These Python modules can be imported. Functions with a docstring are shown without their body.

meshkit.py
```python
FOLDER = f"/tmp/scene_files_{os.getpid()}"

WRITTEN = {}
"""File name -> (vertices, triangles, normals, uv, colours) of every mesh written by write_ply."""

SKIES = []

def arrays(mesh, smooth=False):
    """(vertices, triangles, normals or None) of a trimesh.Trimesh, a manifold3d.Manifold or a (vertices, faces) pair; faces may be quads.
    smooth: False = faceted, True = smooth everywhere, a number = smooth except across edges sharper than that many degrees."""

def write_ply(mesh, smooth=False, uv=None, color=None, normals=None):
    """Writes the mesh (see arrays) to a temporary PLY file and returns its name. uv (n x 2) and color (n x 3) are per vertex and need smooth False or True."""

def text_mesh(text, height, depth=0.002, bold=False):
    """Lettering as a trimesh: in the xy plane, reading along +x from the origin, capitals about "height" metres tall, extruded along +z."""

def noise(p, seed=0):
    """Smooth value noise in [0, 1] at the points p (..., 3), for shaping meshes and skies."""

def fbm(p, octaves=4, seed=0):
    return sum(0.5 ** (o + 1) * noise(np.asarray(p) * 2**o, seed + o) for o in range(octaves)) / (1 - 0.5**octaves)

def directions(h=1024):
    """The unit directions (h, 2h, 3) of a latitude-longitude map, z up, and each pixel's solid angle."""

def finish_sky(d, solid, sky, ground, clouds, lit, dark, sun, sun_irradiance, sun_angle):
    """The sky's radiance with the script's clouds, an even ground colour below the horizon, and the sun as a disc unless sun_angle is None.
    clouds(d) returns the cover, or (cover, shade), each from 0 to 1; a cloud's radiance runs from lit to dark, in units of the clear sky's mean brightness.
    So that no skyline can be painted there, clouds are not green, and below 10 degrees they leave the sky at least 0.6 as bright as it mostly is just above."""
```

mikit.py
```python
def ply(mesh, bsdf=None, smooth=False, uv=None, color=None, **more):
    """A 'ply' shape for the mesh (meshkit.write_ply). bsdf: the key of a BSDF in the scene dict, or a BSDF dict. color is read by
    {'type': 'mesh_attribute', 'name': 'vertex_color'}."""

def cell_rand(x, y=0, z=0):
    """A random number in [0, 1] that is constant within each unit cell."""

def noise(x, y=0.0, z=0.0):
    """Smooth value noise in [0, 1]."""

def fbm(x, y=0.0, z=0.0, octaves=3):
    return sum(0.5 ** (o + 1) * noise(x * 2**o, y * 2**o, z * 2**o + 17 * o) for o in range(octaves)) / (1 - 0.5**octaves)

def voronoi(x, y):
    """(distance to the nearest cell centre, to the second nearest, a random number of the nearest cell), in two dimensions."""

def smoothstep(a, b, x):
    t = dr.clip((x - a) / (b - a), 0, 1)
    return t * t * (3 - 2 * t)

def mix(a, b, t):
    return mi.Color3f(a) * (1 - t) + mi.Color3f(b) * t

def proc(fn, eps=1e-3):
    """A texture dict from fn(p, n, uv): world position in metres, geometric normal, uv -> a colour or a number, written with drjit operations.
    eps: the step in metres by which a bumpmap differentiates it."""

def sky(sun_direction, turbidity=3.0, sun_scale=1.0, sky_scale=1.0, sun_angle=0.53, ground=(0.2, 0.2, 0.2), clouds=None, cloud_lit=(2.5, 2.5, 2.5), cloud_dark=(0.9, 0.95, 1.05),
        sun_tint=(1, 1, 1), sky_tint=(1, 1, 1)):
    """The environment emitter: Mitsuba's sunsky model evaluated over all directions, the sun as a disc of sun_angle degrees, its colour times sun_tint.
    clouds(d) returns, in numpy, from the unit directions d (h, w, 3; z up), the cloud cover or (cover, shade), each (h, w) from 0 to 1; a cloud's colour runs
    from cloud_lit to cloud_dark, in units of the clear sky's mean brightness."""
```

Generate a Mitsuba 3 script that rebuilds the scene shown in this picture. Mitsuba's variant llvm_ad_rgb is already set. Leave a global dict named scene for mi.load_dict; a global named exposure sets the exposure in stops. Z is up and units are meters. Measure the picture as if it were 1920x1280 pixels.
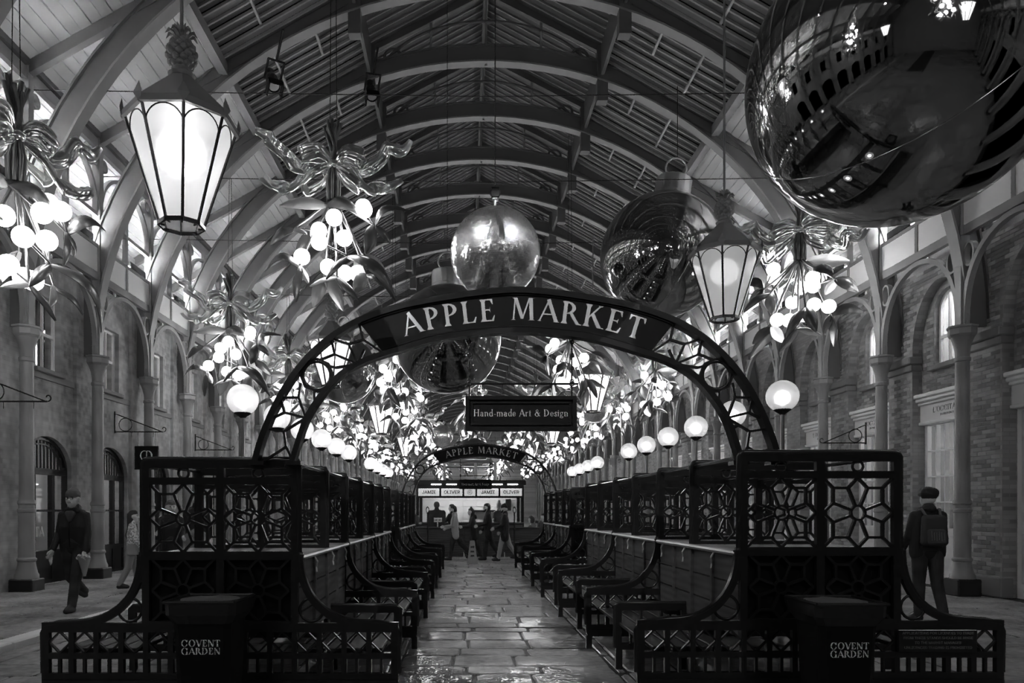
import math, random
import numpy as np, trimesh
import mitsuba as mi
import mikit, meshkit
import manifold3d as m3
from shapely.geometry import Polygon, LineString, Point, box as sbox, MultiPolygon
from shapely.ops import unary_union
from shapely import affinity
from scipy.interpolate import PchipInterpolator
from mikit import proc, noise, fbm, cell_rand, smoothstep, mix
import drjit as dr

T = mi.ScalarTransform4f
scene, labels = {}, {}
rng = random.Random(7)

# ---------------------------------------------------------------- camera and exposure
EYE = 1.5
scene['camera'] = {'type': 'perspective', 'fov': 2 * math.degrees(math.atan(960 / 1400)), 'fov_axis': 'x',
                   'principal_point_offset_x': 1 * (960 - 870) / 1920, 'principal_point_offset_y': -1 * (957 - 640) / 1280,
                   'near_clip': 0.05, 'far_clip': 500,
                   'to_world': T().look_at([0, 0, EYE], [0, 10, EYE], [0, 0, 1])}
exposure = 4.0
EX = 2.0 ** (.4 - exposure)     # every lamp below is given in units of display white
L_BERRY, L_GLOBE, L_LANTERN, L_UP = 10.0, .19, 1.0, 230.0
def area(v, weight=.05): return {'type': 'area', 'radiance': {'type': 'rgb', 'value': [float(v) * EX] * 3}, 'sampling_weight': float(weight)}
def spot(pos, at, cut, beam, inten):
    return {'type': 'spot', 'cutoff_angle': cut, 'beam_width': beam, 'intensity': {'type': 'rgb', 'value': [inten * EX] * 3}, 'sampling_weight': 3.0, 'to_world': T().look_at(list(pos), list(at), [0, 0, 1])}
# stage spotlights on the roof ribs: two on the lettered arch from behind the camera, two pin spots on the mirror ball (their housings are built below)
SPOTS = [((-3.0, -2.1, 9.2), (.1, 5.7, 3.4), 11, 6, 150), ((3.9, -2.1, 9.2), (.8, 5.7, 3.4), 11, 6, 150), ((-3.9, 5.55, 9.9), (.455, 10.9, 5.25), 5.5, 4, 700), ((5.0, 5.55, 9.9), (.455, 10.9, 5.25), 5.5, 4, 700)]
for i, s_ in enumerate(SPOTS): scene[f'spot_beam_{i}'] = spot(*s_)

# ---------------------------------------------------------------- materials
def pr(c, r=.5, met=0.0, spec=.5, **k):
    c = c if isinstance(c, dict) else {'type': 'rgb', 'value': [c] * 3 if not isinstance(c, (list, tuple)) else list(c)}
    return {'type': 'twosided', 'b': {'type': 'principled', 'base_color': c, 'roughness': r, 'metallic': met, 'specular': spec, **k}}
def bump(inner, fn, scale=1.0, eps=2e-3):
    return {'type': 'twosided', 'b': {'type': 'bumpmap', 'arbitrary': proc(fn, eps), 'scale': scale, 'inner': inner['b']}}
def g3(v): return mi.Color3f(v, v, v)

def tex_plaster(p, n, uv):
    a = fbm(p.y * 1.3, p.z * 1.3, 0.0, 3)
    b = noise(p.y * 11, p.z * 11, 3.0)
    row = dr.floor(p.z / .075); u = p.y / .225 + .5 * (row - 2 * dr.floor(row / 2))
    fz = p.z / .075 - row; fu = u - dr.floor(u)
    joint = dr.maximum(1 - smoothstep(0.0, .12, dr.minimum(fz, 1 - fz)), 1 - smoothstep(0.0, .05, dr.minimum(fu, 1 - fu)))
    v = .07 + .38 * a + .14 * b + .05 * (cell_rand(dr.floor(u), row, 1) - .5) - joint * .03
    return g3(dr.maximum(v, .02))
def tex_brick(p, n, uv):
    s = dr.select(dr.abs(n.x) > .5, p.y, p.x)
    row = dr.floor(p.z / .075); u = s / .225 + .5 * (row - 2 * dr.floor(row / 2))
    fz = p.z / .075 - row; fu = u - dr.floor(u)
    joint = dr.maximum(1 - smoothstep(.06, .16, dr.minimum(fz, 1 - fz)), 1 - smoothstep(.02, .055, dr.minimum(fu, 1 - fu)))
    v = .13 + .14 * cell_rand(dr.floor(u), row, 2) + .14 * fbm(s * 2, p.z * 2, 1.0, 2)
    return g3(dr.lerp(v, .24, joint * .6))
def tex_stone(p, n, uv):
    a = fbm(p.x * 1.7, p.y * 1.7, 0.0, 2)
    b = noise(p.x * 22, p.y * 22, 4.0)
    c = cell_rand(dr.floor(p.x / .43), dr.floor(p.y / .51), 5)
    return g3(.06 + .20 * a + .08 * b + .05 * c)
def rgh_stone(p, n, uv):
    return .10 + .40 * smoothstep(.35, .75, fbm(p.x * 1.3, p.y * .9, 9.0, 2))
def hgt_stone(p, n, uv):
    return .011 * noise(p.x * 7, p.y * 6, 2.0) + .0025 * noise(p.x * 40, p.y * 40, 1.0)
def tex_board(p, n, uv):
    return g3(.66 + .14 * noise(p.x * .8, p.y * 1.5, p.z))
def tex_wood(p, n, uv):
    return g3(.03 + .035 * noise(p.x * 3, p.y * 3, p.z * 30))
def tex_table(p, n, uv):
    return g3(.16 + .16 * fbm(p.x * 12, p.y * 2.0, 1.0, 2))
def tex_pattern(p, n, uv):
    return g3(.3 + .45 * smoothstep(.42, .58, noise(p.x * 45, p.y * 45, p.z * 45)))
def tex_denim(p, n, uv):
    return g3(.012 + .02 * noise(p.x * 9, p.y * 9, p.z * 9))
def tex_iron(p, n, uv):
    return g3(.20 + .10 * noise(p.x * 3, p.y * 3, p.z * 3))

MATS = {
    'm_plaster': pr(proc(tex_plaster), .8), 'm_brick': pr(proc(tex_brick), .8),
    'm_stone_wet': bump(pr(proc(tex_stone), .3), hgt_stone),
    'm_stone': pr(proc(tex_stone), .55), 'm_mortar': pr(.035, .5), 'm_kerb': pr(.7, .5), 'm_stone_trim': pr(.2, .7),
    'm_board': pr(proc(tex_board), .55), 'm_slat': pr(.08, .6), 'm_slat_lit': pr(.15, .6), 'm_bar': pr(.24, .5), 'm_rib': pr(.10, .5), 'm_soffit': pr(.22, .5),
    'm_iron': pr(proc(tex_iron), .45), 'm_base': pr(.015, .4), 'm_black': pr(.012, .24), 'm_black_rail': pr(.016, .16), 'm_seat': pr(.010, .5), 'm_black_matt': pr(.004, .6, 0, .2),
    'm_wood': pr(proc(tex_wood), .4), 'm_table': pr(proc(tex_table), .25), 'm_strap': pr(.3, .4),
    'm_white': pr(.8, .5), 'm_cream': pr(.72, .55), 'm_lantern': pr(.16, .45), 'm_sign': pr(.012, .6, 0, .08), 'm_letter': pr(.5, .5), 'm_letter_dim': pr(.16, .5), 'm_dark_letter': pr(.05, .5),
    'm_chrome': pr(.92, .04, 1.0), 'm_mirror': pr(.95, .19, 1.0), 'm_steel': pr(.8, .2, 1.0), 'm_bauble': pr(.36, .035, 1.0), 'm_bauble_seam': pr(.5, .15, 1.0),
    'm_leaf': pr(.13, .28, .6), 'm_leaf_light': pr(.40, .34, .4), 'm_stem': pr(.22, .22, .85), 'm_cable': pr(.02, .5),
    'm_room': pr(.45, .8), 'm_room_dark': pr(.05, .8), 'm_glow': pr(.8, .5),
    'm_skin': pr(.58, .5), 'm_coat_dark': pr(.012, .7), 'm_coat_light': pr(.34, .8), 'm_denim': pr(proc(tex_denim), .8), 'm_shoe': pr(.015, .5),
    'm_pattern': pr(proc(tex_pattern), .7), 'm_trouser_light': pr(.3, .8), 'm_hair': pr(.02, .5), 'm_wool': pr(.12, .9), 'm_wool_light': pr(.5, .9), 'm_grey_cloth': pr(.06, .8), 'm_bag': pr(.03, .6),
    'm_paper': pr(.6, .6), 'm_eye': pr(.01, .2), 'm_tile': pr(.62, .3),
    'm_glass': {'type': 'thindielectric', 'int_ior': 1.5},
    'm_frost': {'type': 'principledthin', 'base_color': {'type': 'rgb', 'value': [.9] * 3}, 'roughness': .32, 'spec_trans': .85, 'eta': 1.3},
    'm_brick_a': pr(.17, .8), 'm_brick_b': pr(.26, .8), 'm_brick_c': pr(.34, .85),
}
MATS['m_stone_wet']['b']['inner']['roughness'] = proc(rgh_stone)
scene.update(MATS)

# ---------------------------------------------------------------- helpers
def cat(ms): return trimesh.util.concatenate([m for m in ms if m is not None])
def bx(x0, x1, y0, y1, z0, z1):
    m = trimesh.creation.box((x1 - x0, y1 - y0, z1 - z0)); m.apply_translation(((x0 + x1) / 2, (y0 + y1) / 2, (z0 + z1) / 2)); return m
def cham(x0, x1, y0, y1, z0, z1, c=.008):
    a = np.array([(x, y, z) for x in (x0, x1) for y in (y0, y1) for z in (z0, z1)], float)
    pts = []
    mid = np.array([(x0 + x1) / 2, (y0 + y1) / 2, (z0 + z1) / 2])
    for p in a:
        d = np.sign(mid - p) * c
        for k in range(3):
            q = p + d; q[k] = p[k]; pts.append(q)
    return trimesh.convex.convex_hull(np.array(pts))
def hull(pts): return trimesh.convex.convex_hull(np.asarray(pts, float))
def beam(p, q, w, h, up=(0, 0, 1)):
    """rectangular bar from p to q, w across and h along up"""
    p, q = np.array(p, float), np.array(q, float)
    d = (q - p) / np.linalg.norm(q - p); s = np.cross(d, up)
    if np.linalg.norm(s) < 1e-6: s = np.cross(d, (0, 1, 0))
    s /= np.linalg.norm(s); u = np.cross(s, d)
    v = np.array([e + a * s * w / 2 + b * u * h / 2 for e in (p, q) for a, b in ((-1, -1), (1, -1), (1, 1), (-1, 1))])
    f = [[0, 1, 5, 4], [1, 2, 6, 5], [2, 3, 7, 6], [3, 0, 4, 7], [3, 2, 1, 0], [4, 5, 6, 7]]
    f = np.array(f)
    return trimesh.Trimesh(v, np.vstack([f[:, [0, 2, 1]], f[:, [0, 3, 2]]]), process=False)
def tube(pts, r, n=8, closed=False, cap=True):
    p = np.asarray(pts, float); k = len(p)
    r = np.broadcast_to(np.asarray(r, float), (k,))
    if closed: t = np.roll(p, -1, 0) - np.roll(p, 1, 0)
    else: t = np.gradient(p, axis=0)
    t /= np.linalg.norm(t, axis=1, keepdims=True) + 1e-12
    ref = np.array([0, 0, 1.0]) if abs(t[0][2]) < .9 else np.array([0, 1.0, 0])
    a = np.cross(t[0], ref); a /= np.linalg.norm(a); A = []
    for i in range(k):
        a = a - t[i] * np.dot(a, t[i]); a /= np.linalg.norm(a) + 1e-12; A.append(a)
    A = np.array(A); B = np.cross(t, A); ang = np.arange(n) * 2 * np.pi / n
    v = (p[:, None] + r[:, None, None] * (np.cos(ang)[None, :, None] * A[:, None] + np.sin(ang)[None, :, None] * B[:, None])).reshape(-1, 3)
    f = []
    for i in range(k if closed else k - 1):
        j = (i + 1) % k
        for s in range(n):
            s2 = (s + 1) % n
            f += [(i * n + s, i * n + s2, j * n + s2), (i * n + s, j * n + s2, j * n + s)]
    if cap and not closed:
        for s in range(1, n - 1): f += [(0, s + 1, s), ((k - 1) * n, (k - 1) * n + s, (k - 1) * n + s + 1)]
    return trimesh.Trimesh(v, f, process=False)
def rod(p, q, r, n=8): return tube([p, q], r, n)
def ring(c, R, r, axis='y', n=28, m=8):
    a = np.linspace(0, 2 * np.pi, n, endpoint=False); o = np.zeros_like(a)
    P = {'y': np.c_[np.cos(a), o, np.sin(a)], 'x': np.c_[o, np.cos(a), np.sin(a)], 'z': np.c_[np.cos(a), np.sin(a), o]}[axis]
    return tube(np.array(c) + R * P, r, m, closed=True)
def lathe(prof, n=24, c=(0, 0, 0)):
    m = trimesh.creation.revolve(np.array(prof, float), sections=n); m.apply_translation(c); return m
def ball(c, r, sub=2, sc=(1, 1, 1)):
    m = trimesh.creation.icosphere(sub, r); m.apply_scale(sc); m.apply_translation(c); return m
def polys(g):
    if g.is_empty: return []
    return [g] if g.geom_type == 'Polygon' else [q for q in g.geoms if q.geom_type == 'Polygon' and q.area > 1e-8]
def ext(g, d, plane='xz', at=0.0):
    """shapely shape extruded by d. xz: (x,z) at y from at to at+d; yz: (y,z) at x; xy: at z"""
    ms = []
    for q in polys(g):
        m = trimesh.creation.extrude_polygon(q, d); v = m.vertices.copy()
        if plane == 'xz': v = np.c_[v[:, 0], at + v[:, 2], v[:, 1]]; flip = True
        elif plane == 'yz': v = np.c_[at + v[:, 2], v[:, 0], v[:, 1]]; flip = False
        else: v = np.c_[v[:, 0], v[:, 1], at + v[:, 2]]; flip = False
        f = m.faces[:, ::-1] if flip else m.faces
        ms.append(trimesh.Trimesh(v, f, process=False))
    return cat(ms)
def ln(pts, w, cap=2): return LineString(pts).buffer(w / 2, cap_style=cap, join_style=2)
def moved(m, t): m = m.copy(); m.apply_translation(t); return m
def turned(m, ang, axis=(0, 0, 1), c=(0, 0, 0)):
    m = m.copy(); m.apply_transform(trimesh.transformations.rotation_matrix(ang, axis, c)); return m

used = {}
def numbered(name):
    k = used.get(name, -1) + 1; used[name] = k
    return name if k == 0 else f'{name}_{k:03d}'
def thing(name, label, category, group=None, kind=None):
    key = numbered(name); labels[key] = {'label': label, 'category': category}
    if group: labels[key]['group'] = group
    if kind: labels[key]['kind'] = kind
    return key
def part(parent, name, mesh, mat, smooth=False, label=None, emit=None, kind=None, tw=None, weight=.05):
    key = numbered(f'{parent}__{name}')
    d = mesh if isinstance(mesh, dict) else mikit.ply(mesh, mat, smooth)
    if emit is not None: d = {**d, 'emitter': area(emit, weight)}
    if tw is not None: d = {**d, 'to_world': tw}
    scene[key] = d
    if label or kind:
        labels[key] = {}
        if label: labels[key]['label'] = label
        if kind: labels[key]['kind'] = kind
    return key
def solo(name, mesh, mat, label, category, group=None, kind=None, smooth=False, tw=None, emit=None, weight=.05):
    key = thing(name, label, category, group, kind)
    d = mesh if isinstance(mesh, dict) else mikit.ply(mesh, mat, smooth)
    if tw is not None: d = {**d, 'to_world': tw}
    if emit is not None: d = {**d, 'emitter': area(emit, weight)}
    scene[key] = d
    return key
class Proto:
    """a thing built once: a list of (name suffix, shape dict, label, kind) that can be placed many times"""
    def __init__(self): self.e, self.n = [], {}
    def add(self, name, mesh, mat, smooth=False, emit=None, label=None, kind=None, weight=.05):
        k = self.n.get(name, -1) + 1; self.n[name] = k
        s = name if k == 0 else f'{name}_{k:03d}'
        d = mikit.ply(mesh, mat, smooth)
        if emit is not None: d['emitter'] = area(emit, weight)
        self.e.append((s, d, label, kind)); return s
    def put(self, key, tw=None, skip=()):
        for s, d, lb, kd in self.e:
            if any(s.startswith(q) for q in skip): continue
            d2 = dict(d)
            if tw is not None: d2['to_world'] = tw
            scene[f'{key}__{s}'] = d2
            if lb or kd:
                labels[f'{key}__{s}'] = {a: b for a, b in (('label', lb), ('kind', kd)) if b}
ORD = ['first', 'second', 'third', 'fourth', 'fifth', 'sixth', 'seventh', 'eighth', 'ninth', 'tenth', 'eleventh', 'twelfth', 'thirteenth', 'fourteenth', 'fifteenth', 'sixteenth', 'seventeenth', 'eighteenth', 'nineteenth', 'twentieth',
       'twenty-first', 'twenty-second', 'twenty-third', 'twenty-fourth', 'twenty-fifth', 'twenty-sixth', 'twenty-seventh', 'twenty-eighth', 'twenty-ninth', 'thirtieth'] + ['thirty-' + w for w in ('first', 'second', 'third', 'fourth', 'fifth', 'sixth', 'seventh', 'eighth', 'ninth')]

# ---------------------------------------------------------------- serif lettering (cap height 1)
def glyph(ch):
    S, t = .165, .055
    def stem(x, w=S, y0=0., y1=1., s=.07):
        a, b = x - w / 2, x + w / 2
        return Polygon([(a - s, y0), (b + s, y0), (b + s * .8, y0 + .03), (b, y0 + .12), (b, y1 - .12), (b + s * .8, y1 - .03), (b + s, y1), (a - s, y1), (a - s * .8, y1 - .03), (a, y1 - .12), (a, y0 + .12), (a - s * .8, y0 + .03)])
    def el(cx, cy, rx, ry): return affinity.scale(Point(cx, cy).buffer(1, 24), rx, ry, origin=(cx, cy))
    def bowl(x, y0, y1, w, thick=S):
        c = (y0 + y1) / 2; h = (y1 - y0) / 2
        o = unary_union([el(x, c, w, h), sbox(x - .1, y0, x, y1)]); i = unary_union([el(x, c, w - thick, h - t), sbox(x - .1, y0 + t, x, y1 - t)])
        return o.difference(i).intersection(sbox(x - .02, -1, 9, 9))
    def foot(x, y, w=.2, up=1): return Polygon([(x - w / 2, y), (x + w / 2, y), (x + w / 6, y + .045 * up), (x - w / 6, y + .045 * up)])
    U = unary_union
    sst = S * .72
    if ch == 'A': return U([ln([(.04, 0), (.42, 1)], t * 1.3, 2), ln([(.38, 1.0), (.80, 0)], S, 2), ln([(.16, .33), (.66, .33)], t), foot(.04, 0), foot(.80, 0, .3)]).intersection(sbox(-1, 0, 2, 1.03)), .86
    if ch in 'PR':
        g = [stem(.12), bowl(.16, .44, 1, .42)]
        if ch == 'R': g += [Polygon([(.30, .5), (.46, .5), (.80, .04), (.90, .03), (.90, 0), (.66, 0)])]
        return U(g), .64 if ch == 'P' else .82
    if ch == 'B': return U([stem(.12), bowl(.16, .5, 1, .38), bowl(.16, 0, .54, .44)]), .7
    if ch == 'D': return U([stem(.12), bowl(.2, 0, 1, .56)]), .86
    if ch in 'EFL':
        g = [stem(.12)]
        if ch in 'EL': g += [sbox(.1, 0, .55, t), Polygon([(.55, 0), (.62, .26), (.58, .26), (.46, t), (.46, 0)])]
        if ch in 'EF': g += [sbox(.1, 1 - t, .52, 1), Polygon([(.54, 1), (.57, .76), (.53, .76), (.44, 1 - t), (.44, 1)]), sbox(.1, .49, .42, .49 + t), Polygon([(.42, .4), (.42, .64), (.38, .545), (.38, .49)])]
        return U(g), .66
    if ch == 'M': return U([ln([(.10, 0), (.16, 1)], t * 1.2), ln([(.17, 1), (.50, .08)], S * .9), ln([(.50, .06), (.80, 1)], t * 1.2), ln([(.86, 1), (.92, 0)], S), foot(.1, 0), foot(.92, 0, .3), foot(.12, 1, .2, -1), foot(.88, 1, .28, -1)]).intersection(sbox(-1, 0, 2, 1)), 1.06
    if ch == 'N': return U([ln([(.1, 0), (.1, 1)], t * 1.2), ln([(.08, 1), (.72, .02)], S), ln([(.74, 0), (.74, 1)], t * 1.2), foot(.1, 0), foot(.74, 1, .2, -1), foot(.06, 1, .16, -1)]).intersection(sbox(-1, 0, 2, 1)), .86
    if ch == 'K': return U([stem(.12), ln([(.18, .42), (.64, 1)], t * 1.3), Polygon([(.26, .56), (.40, .62), (.80, .04), (.92, .03), (.92, 0), (.62, 0)]), foot(.64, 1, .22, -1)]).intersection(sbox(-1, 0, 2, 1)), .86
    if ch == 'T': return U([stem(.38), sbox(.02, 1 - t, .74, 1), Polygon([(0, .76), (.04, .76), (.12, 1 - t), (.12, 1), (.01, 1)]), Polygon([(.76, .76), (.72, .76), (.64, 1 - t), (.64, 1), (.75, 1)])]), .78
    if ch == 'V': return U([ln([(.04, 1), (.42, 0)], S), ln([(.42, .02), (.78, 1)], t * 1.3), foot(.04, 1, .3, -1), foot(.78, 1, .2, -1)]).intersection(sbox(-1, 0, 2, 1)), .82
    if ch == 'H': return U([stem(.12), stem(.70), sbox(.1, .48, .7, .48 + t)]), .88
    if ch == 'I': return stem(.12), .27
    if ch == 'U': return U([stem(.12, S, .3, 1).union(sbox(.12 - S / 2, .25, .12 + S / 2, .9)), el(.42, .34, .3 + S / 2, .36).difference(el(.42, .36, .3 - S / 2, .30)).intersection(sbox(-1, -1, 2, .36)), sbox(.70, .3, .70 + t, 1)]), .86
    if ch in 'OCGQ':
        g = el(.46, .5, .46, .52).difference(el(.46, .5, .46 - S, .47))
        if ch in 'CG':
            g = g.difference(Polygon([(.5, .5), (1.2, .86), (1.2, .14)])).union(Polygon([(.80, .72), (.85, .70), (.85, 1.0), (.80, .92)]))
            if ch == 'G': g = g.union(stem(.80, S * .9, 0, .46, .05))
        return g, .96
    if ch == 'S':
        pts = [(.52, .82), (.45, .95), (.30, .98), (.14, .9), (.10, .74), (.2, .6), (.42, .46), (.52, .3), (.48, .12), (.32, .02), (.16, .04), (.06, .2)]
        return LineString(pts).buffer(.055).union(ln(pts[4:8], S)), .62
    if ch == "'": return Polygon([(.05, 1), (.18, 1), (.1, .72)]), .2
    if ch == '-': return sbox(.06, .24, .36, .32), .42
    if ch == '.': return Point(.08, .06).buffer(.07), .2
    if ch == '&': return U([el(.36, .76, .2, .24).difference(el(.36, .76, .12, .19)), el(.32, .27, .32, .29).difference(el(.32, .27, .2, .23)), ln([(.2, .66), (.78, 0)], .14), ln([(.52, .2), (.74, .5)], t), foot(.74, .5, .22)]).intersection(sbox(-1, -.02, 2, 1.02)), .9
    X = .62
    if ch in 'nm':
        g = [stem(.1, sst, 0, X, .05)]
        for k in range(1 if ch == 'n' else 2):
            o = .1 + .36 * k
            g += [stem(o + .36, sst, 0, .4, .05), el(o + .2, X - .2, .22, .21).difference(el(o + .16, X - .24, .15, .18)).intersection(sbox(o, X - .24, 9, 9)), sbox(o + .36 - sst / 2, .3, o + .36 + sst / 2, .44)]
        return U(g), .60 if ch == 'n' else .96
    if ch in 'adg':
        g = [el(.27, .31, .25, .32).difference(el(.29, .31, .15, .26))]
        if ch == 'd': g.append(stem(.48, sst, 0, 1.02, .05))
        if ch == 'a': g = [el(.22, .19, .2, .2).difference(el(.24, .19, .11, .14)), stem(.42, sst, 0, .5, .04), el(.26, .44, .22, .19).difference(el(.25, .42, .11, .14)).intersection(sbox(0, .44, 9, 9))]
        if ch == 'g': g = [el(.25, .41, .22, .21).difference(el(.25, .41, .12, .16)), el(.26, -.1, .27, .16).difference(el(.26, -.1, .19, .10)), ln([(.14, .24), (.1, .12), (.3, .04)], .07), ln([(.38, .56), (.54, .62)], .07)]
        return U(g), .58
    if ch == 'e': return el(.26, .31, .25, .32).difference(el(.28, .31, .15, .26)).difference(Polygon([(.3, .3), (.9, .3), (.9, .1)])).union(sbox(.1, .3, .5, .355)), .54
    if ch == 'r': return U([stem(.1, sst, 0, X, .05), ln([(.12, .42), (.2, .55), (.36, .58)], .09)]), .4
    if ch == 't': return U([stem(.18, sst, 0, .8, .02), sbox(.02, X - .06, .38, X), ln([(.2, .05), (.36, .05)], .07)]), .42
    if ch == 's': 
        pts = [(.36, .5), (.3, .59), (.18, .6), (.09, .5), (.12, .4), (.3, .26), (.36, .14), (.28, .03), (.14, .03), (.06, .12)]
        return LineString(pts).buffer(.05), .42
    if ch == 'i': return U([stem(.1, sst, 0, X, .05), Point(.1, .84).buffer(.075)]), .24
    return sbox(0, 0, .3, .01), .35
GAP = .10
def text_shape(s, h, track=0.0):
    x, out = 0., []
    for ch in s:
        if ch == ' ': x += .42 + track; continue
        g, a = glyph(ch); out.append(affinity.translate(g, x, 0)); x += a + GAP + track
    w = x - GAP - track
    return affinity.scale(unary_union(out), h, h, origin=(0, 0)), w * h
def inter(s, h, d, bold=False): return meshkit.text_mesh(s, h, d, bold)
# ---------------------------------------------------------------- the hall: dimensions
XC, HW, BAY, Y0 = .54, 8.27, 2.56, 13.2
XL, XR = XC - HW, XC + HW
WL, WR = XL - .34, XR + .40
KMIN, KMAX = -9, 30
YB, YE = Y0 + BAY * KMIN - 1.28, Y0 + BAY * KMAX + 1.28
CAP, EAVE, SL = 4.75, 9.35, math.tan(math.radians(29.5))
def roof_z(x): return EAVE + (HW - abs(x - XC)) * SL
BRK, LAN = 5.6, 2.84
ks = list(range(KMIN, KMAX + 1))
seen = [k for k in ks if k >= -1]

# ---------------------------------------------------------------- ground
fl = thing('floor', 'wet grey stone paving of the market hall', 'floor', kind='structure')
part(fl, 'bed', bx(-5.0, 6.2, YB, YE, -.3, -.012), 'm_mortar')
r1 = random.Random(3)
def flag(x0, x1, y0, y1, z, rr, sub=True):
    """one worn paving stone: a slab with chipped corners, a slightly tilted top and a rounded rim"""
    g = .012
    x0, x1, y0, y1 = x0 + g * rr.uniform(.5, 1.6), x1 - g * rr.uniform(.5, 1.6), y0 + g * rr.uniform(.5, 1.5), y1 - g * rr.uniform(.5, 1.5)
    c = [rr.uniform(.015, .06) for _ in range(4)]
    P = [(x0 + c[0], y0), (x1 - c[1], y0), (x1, y0 + c[1]), (x1, y1 - c[2]), (x1 - c[2], y1), (x0 + c[3], y1), (x0, y1 - c[3]), (x0, y0 + c[0])]
    P = [(px + rr.uniform(-.008, .008), py + rr.uniform(-.008, .008)) for px, py in P]
    tx, ty, dz = rr.uniform(-.010, .010), rr.uniform(-.008, .012), rr.uniform(-.004, .006)
    mx, my = (x0 + x1) / 2, (y0 + y1) / 2
    v = [(px, py, z - .08) for px, py in P] + [(px, py, z - .012 + dz + tx * (px - mx) + ty * (py - my)) for px, py in P]
    v += [(mx + (px - mx) * (1 - .03 / max(.1, x1 - x0)), my + (py - my) * (1 - .03 / max(.1, y1 - y0)), z + dz + tx * (px - mx) + ty * (py - my)) for px, py in P]
    f = []
    for a in (0, 8):
        for i in range(8):
            j = (i + 1) % 8; f += [(a + i, a + j, a + 8 + j), (a + i, a + 8 + j, a + 8 + i)]
    f += [(16, 16 + i, 16 + i + 1) for i in range(1, 7)]
    return trimesh.Trimesh(v, f, process=False)
def pave(holder, x0, x1, y0, y1, z, mat, ylen, wid, limit, name, rr):
    """courses of stones across the walk; the nearest ones singly, the rest as one part"""
    y, rest, n = y0, [], 0
    while y < y1:
        d = rr.uniform(*ylen); x = x0 - rr.uniform(0, .3)
        while x < x1 - .05:
            w = rr.uniform(*wid); a, b = max(x, x0), min(x + w, x1)
            if x1 - b < .22: b = x1; w = 9
            if b - a > .12:
                m = flag(a, b, y, y + d, z, rr)
                if n < limit and y > 4.5: part(holder, name, m, mat); n += 1
                else: rest.append(m)
            x += w
        y += d
    if rest: part(holder, name + 's_far', cat(rest), mat, kind='stuff')
pave(fl, -.62, 1.42, -3, 27, 0., 'm_stone_wet', (.28, .62), (.42, .85), 250, 'paving_stone', r1)
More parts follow.
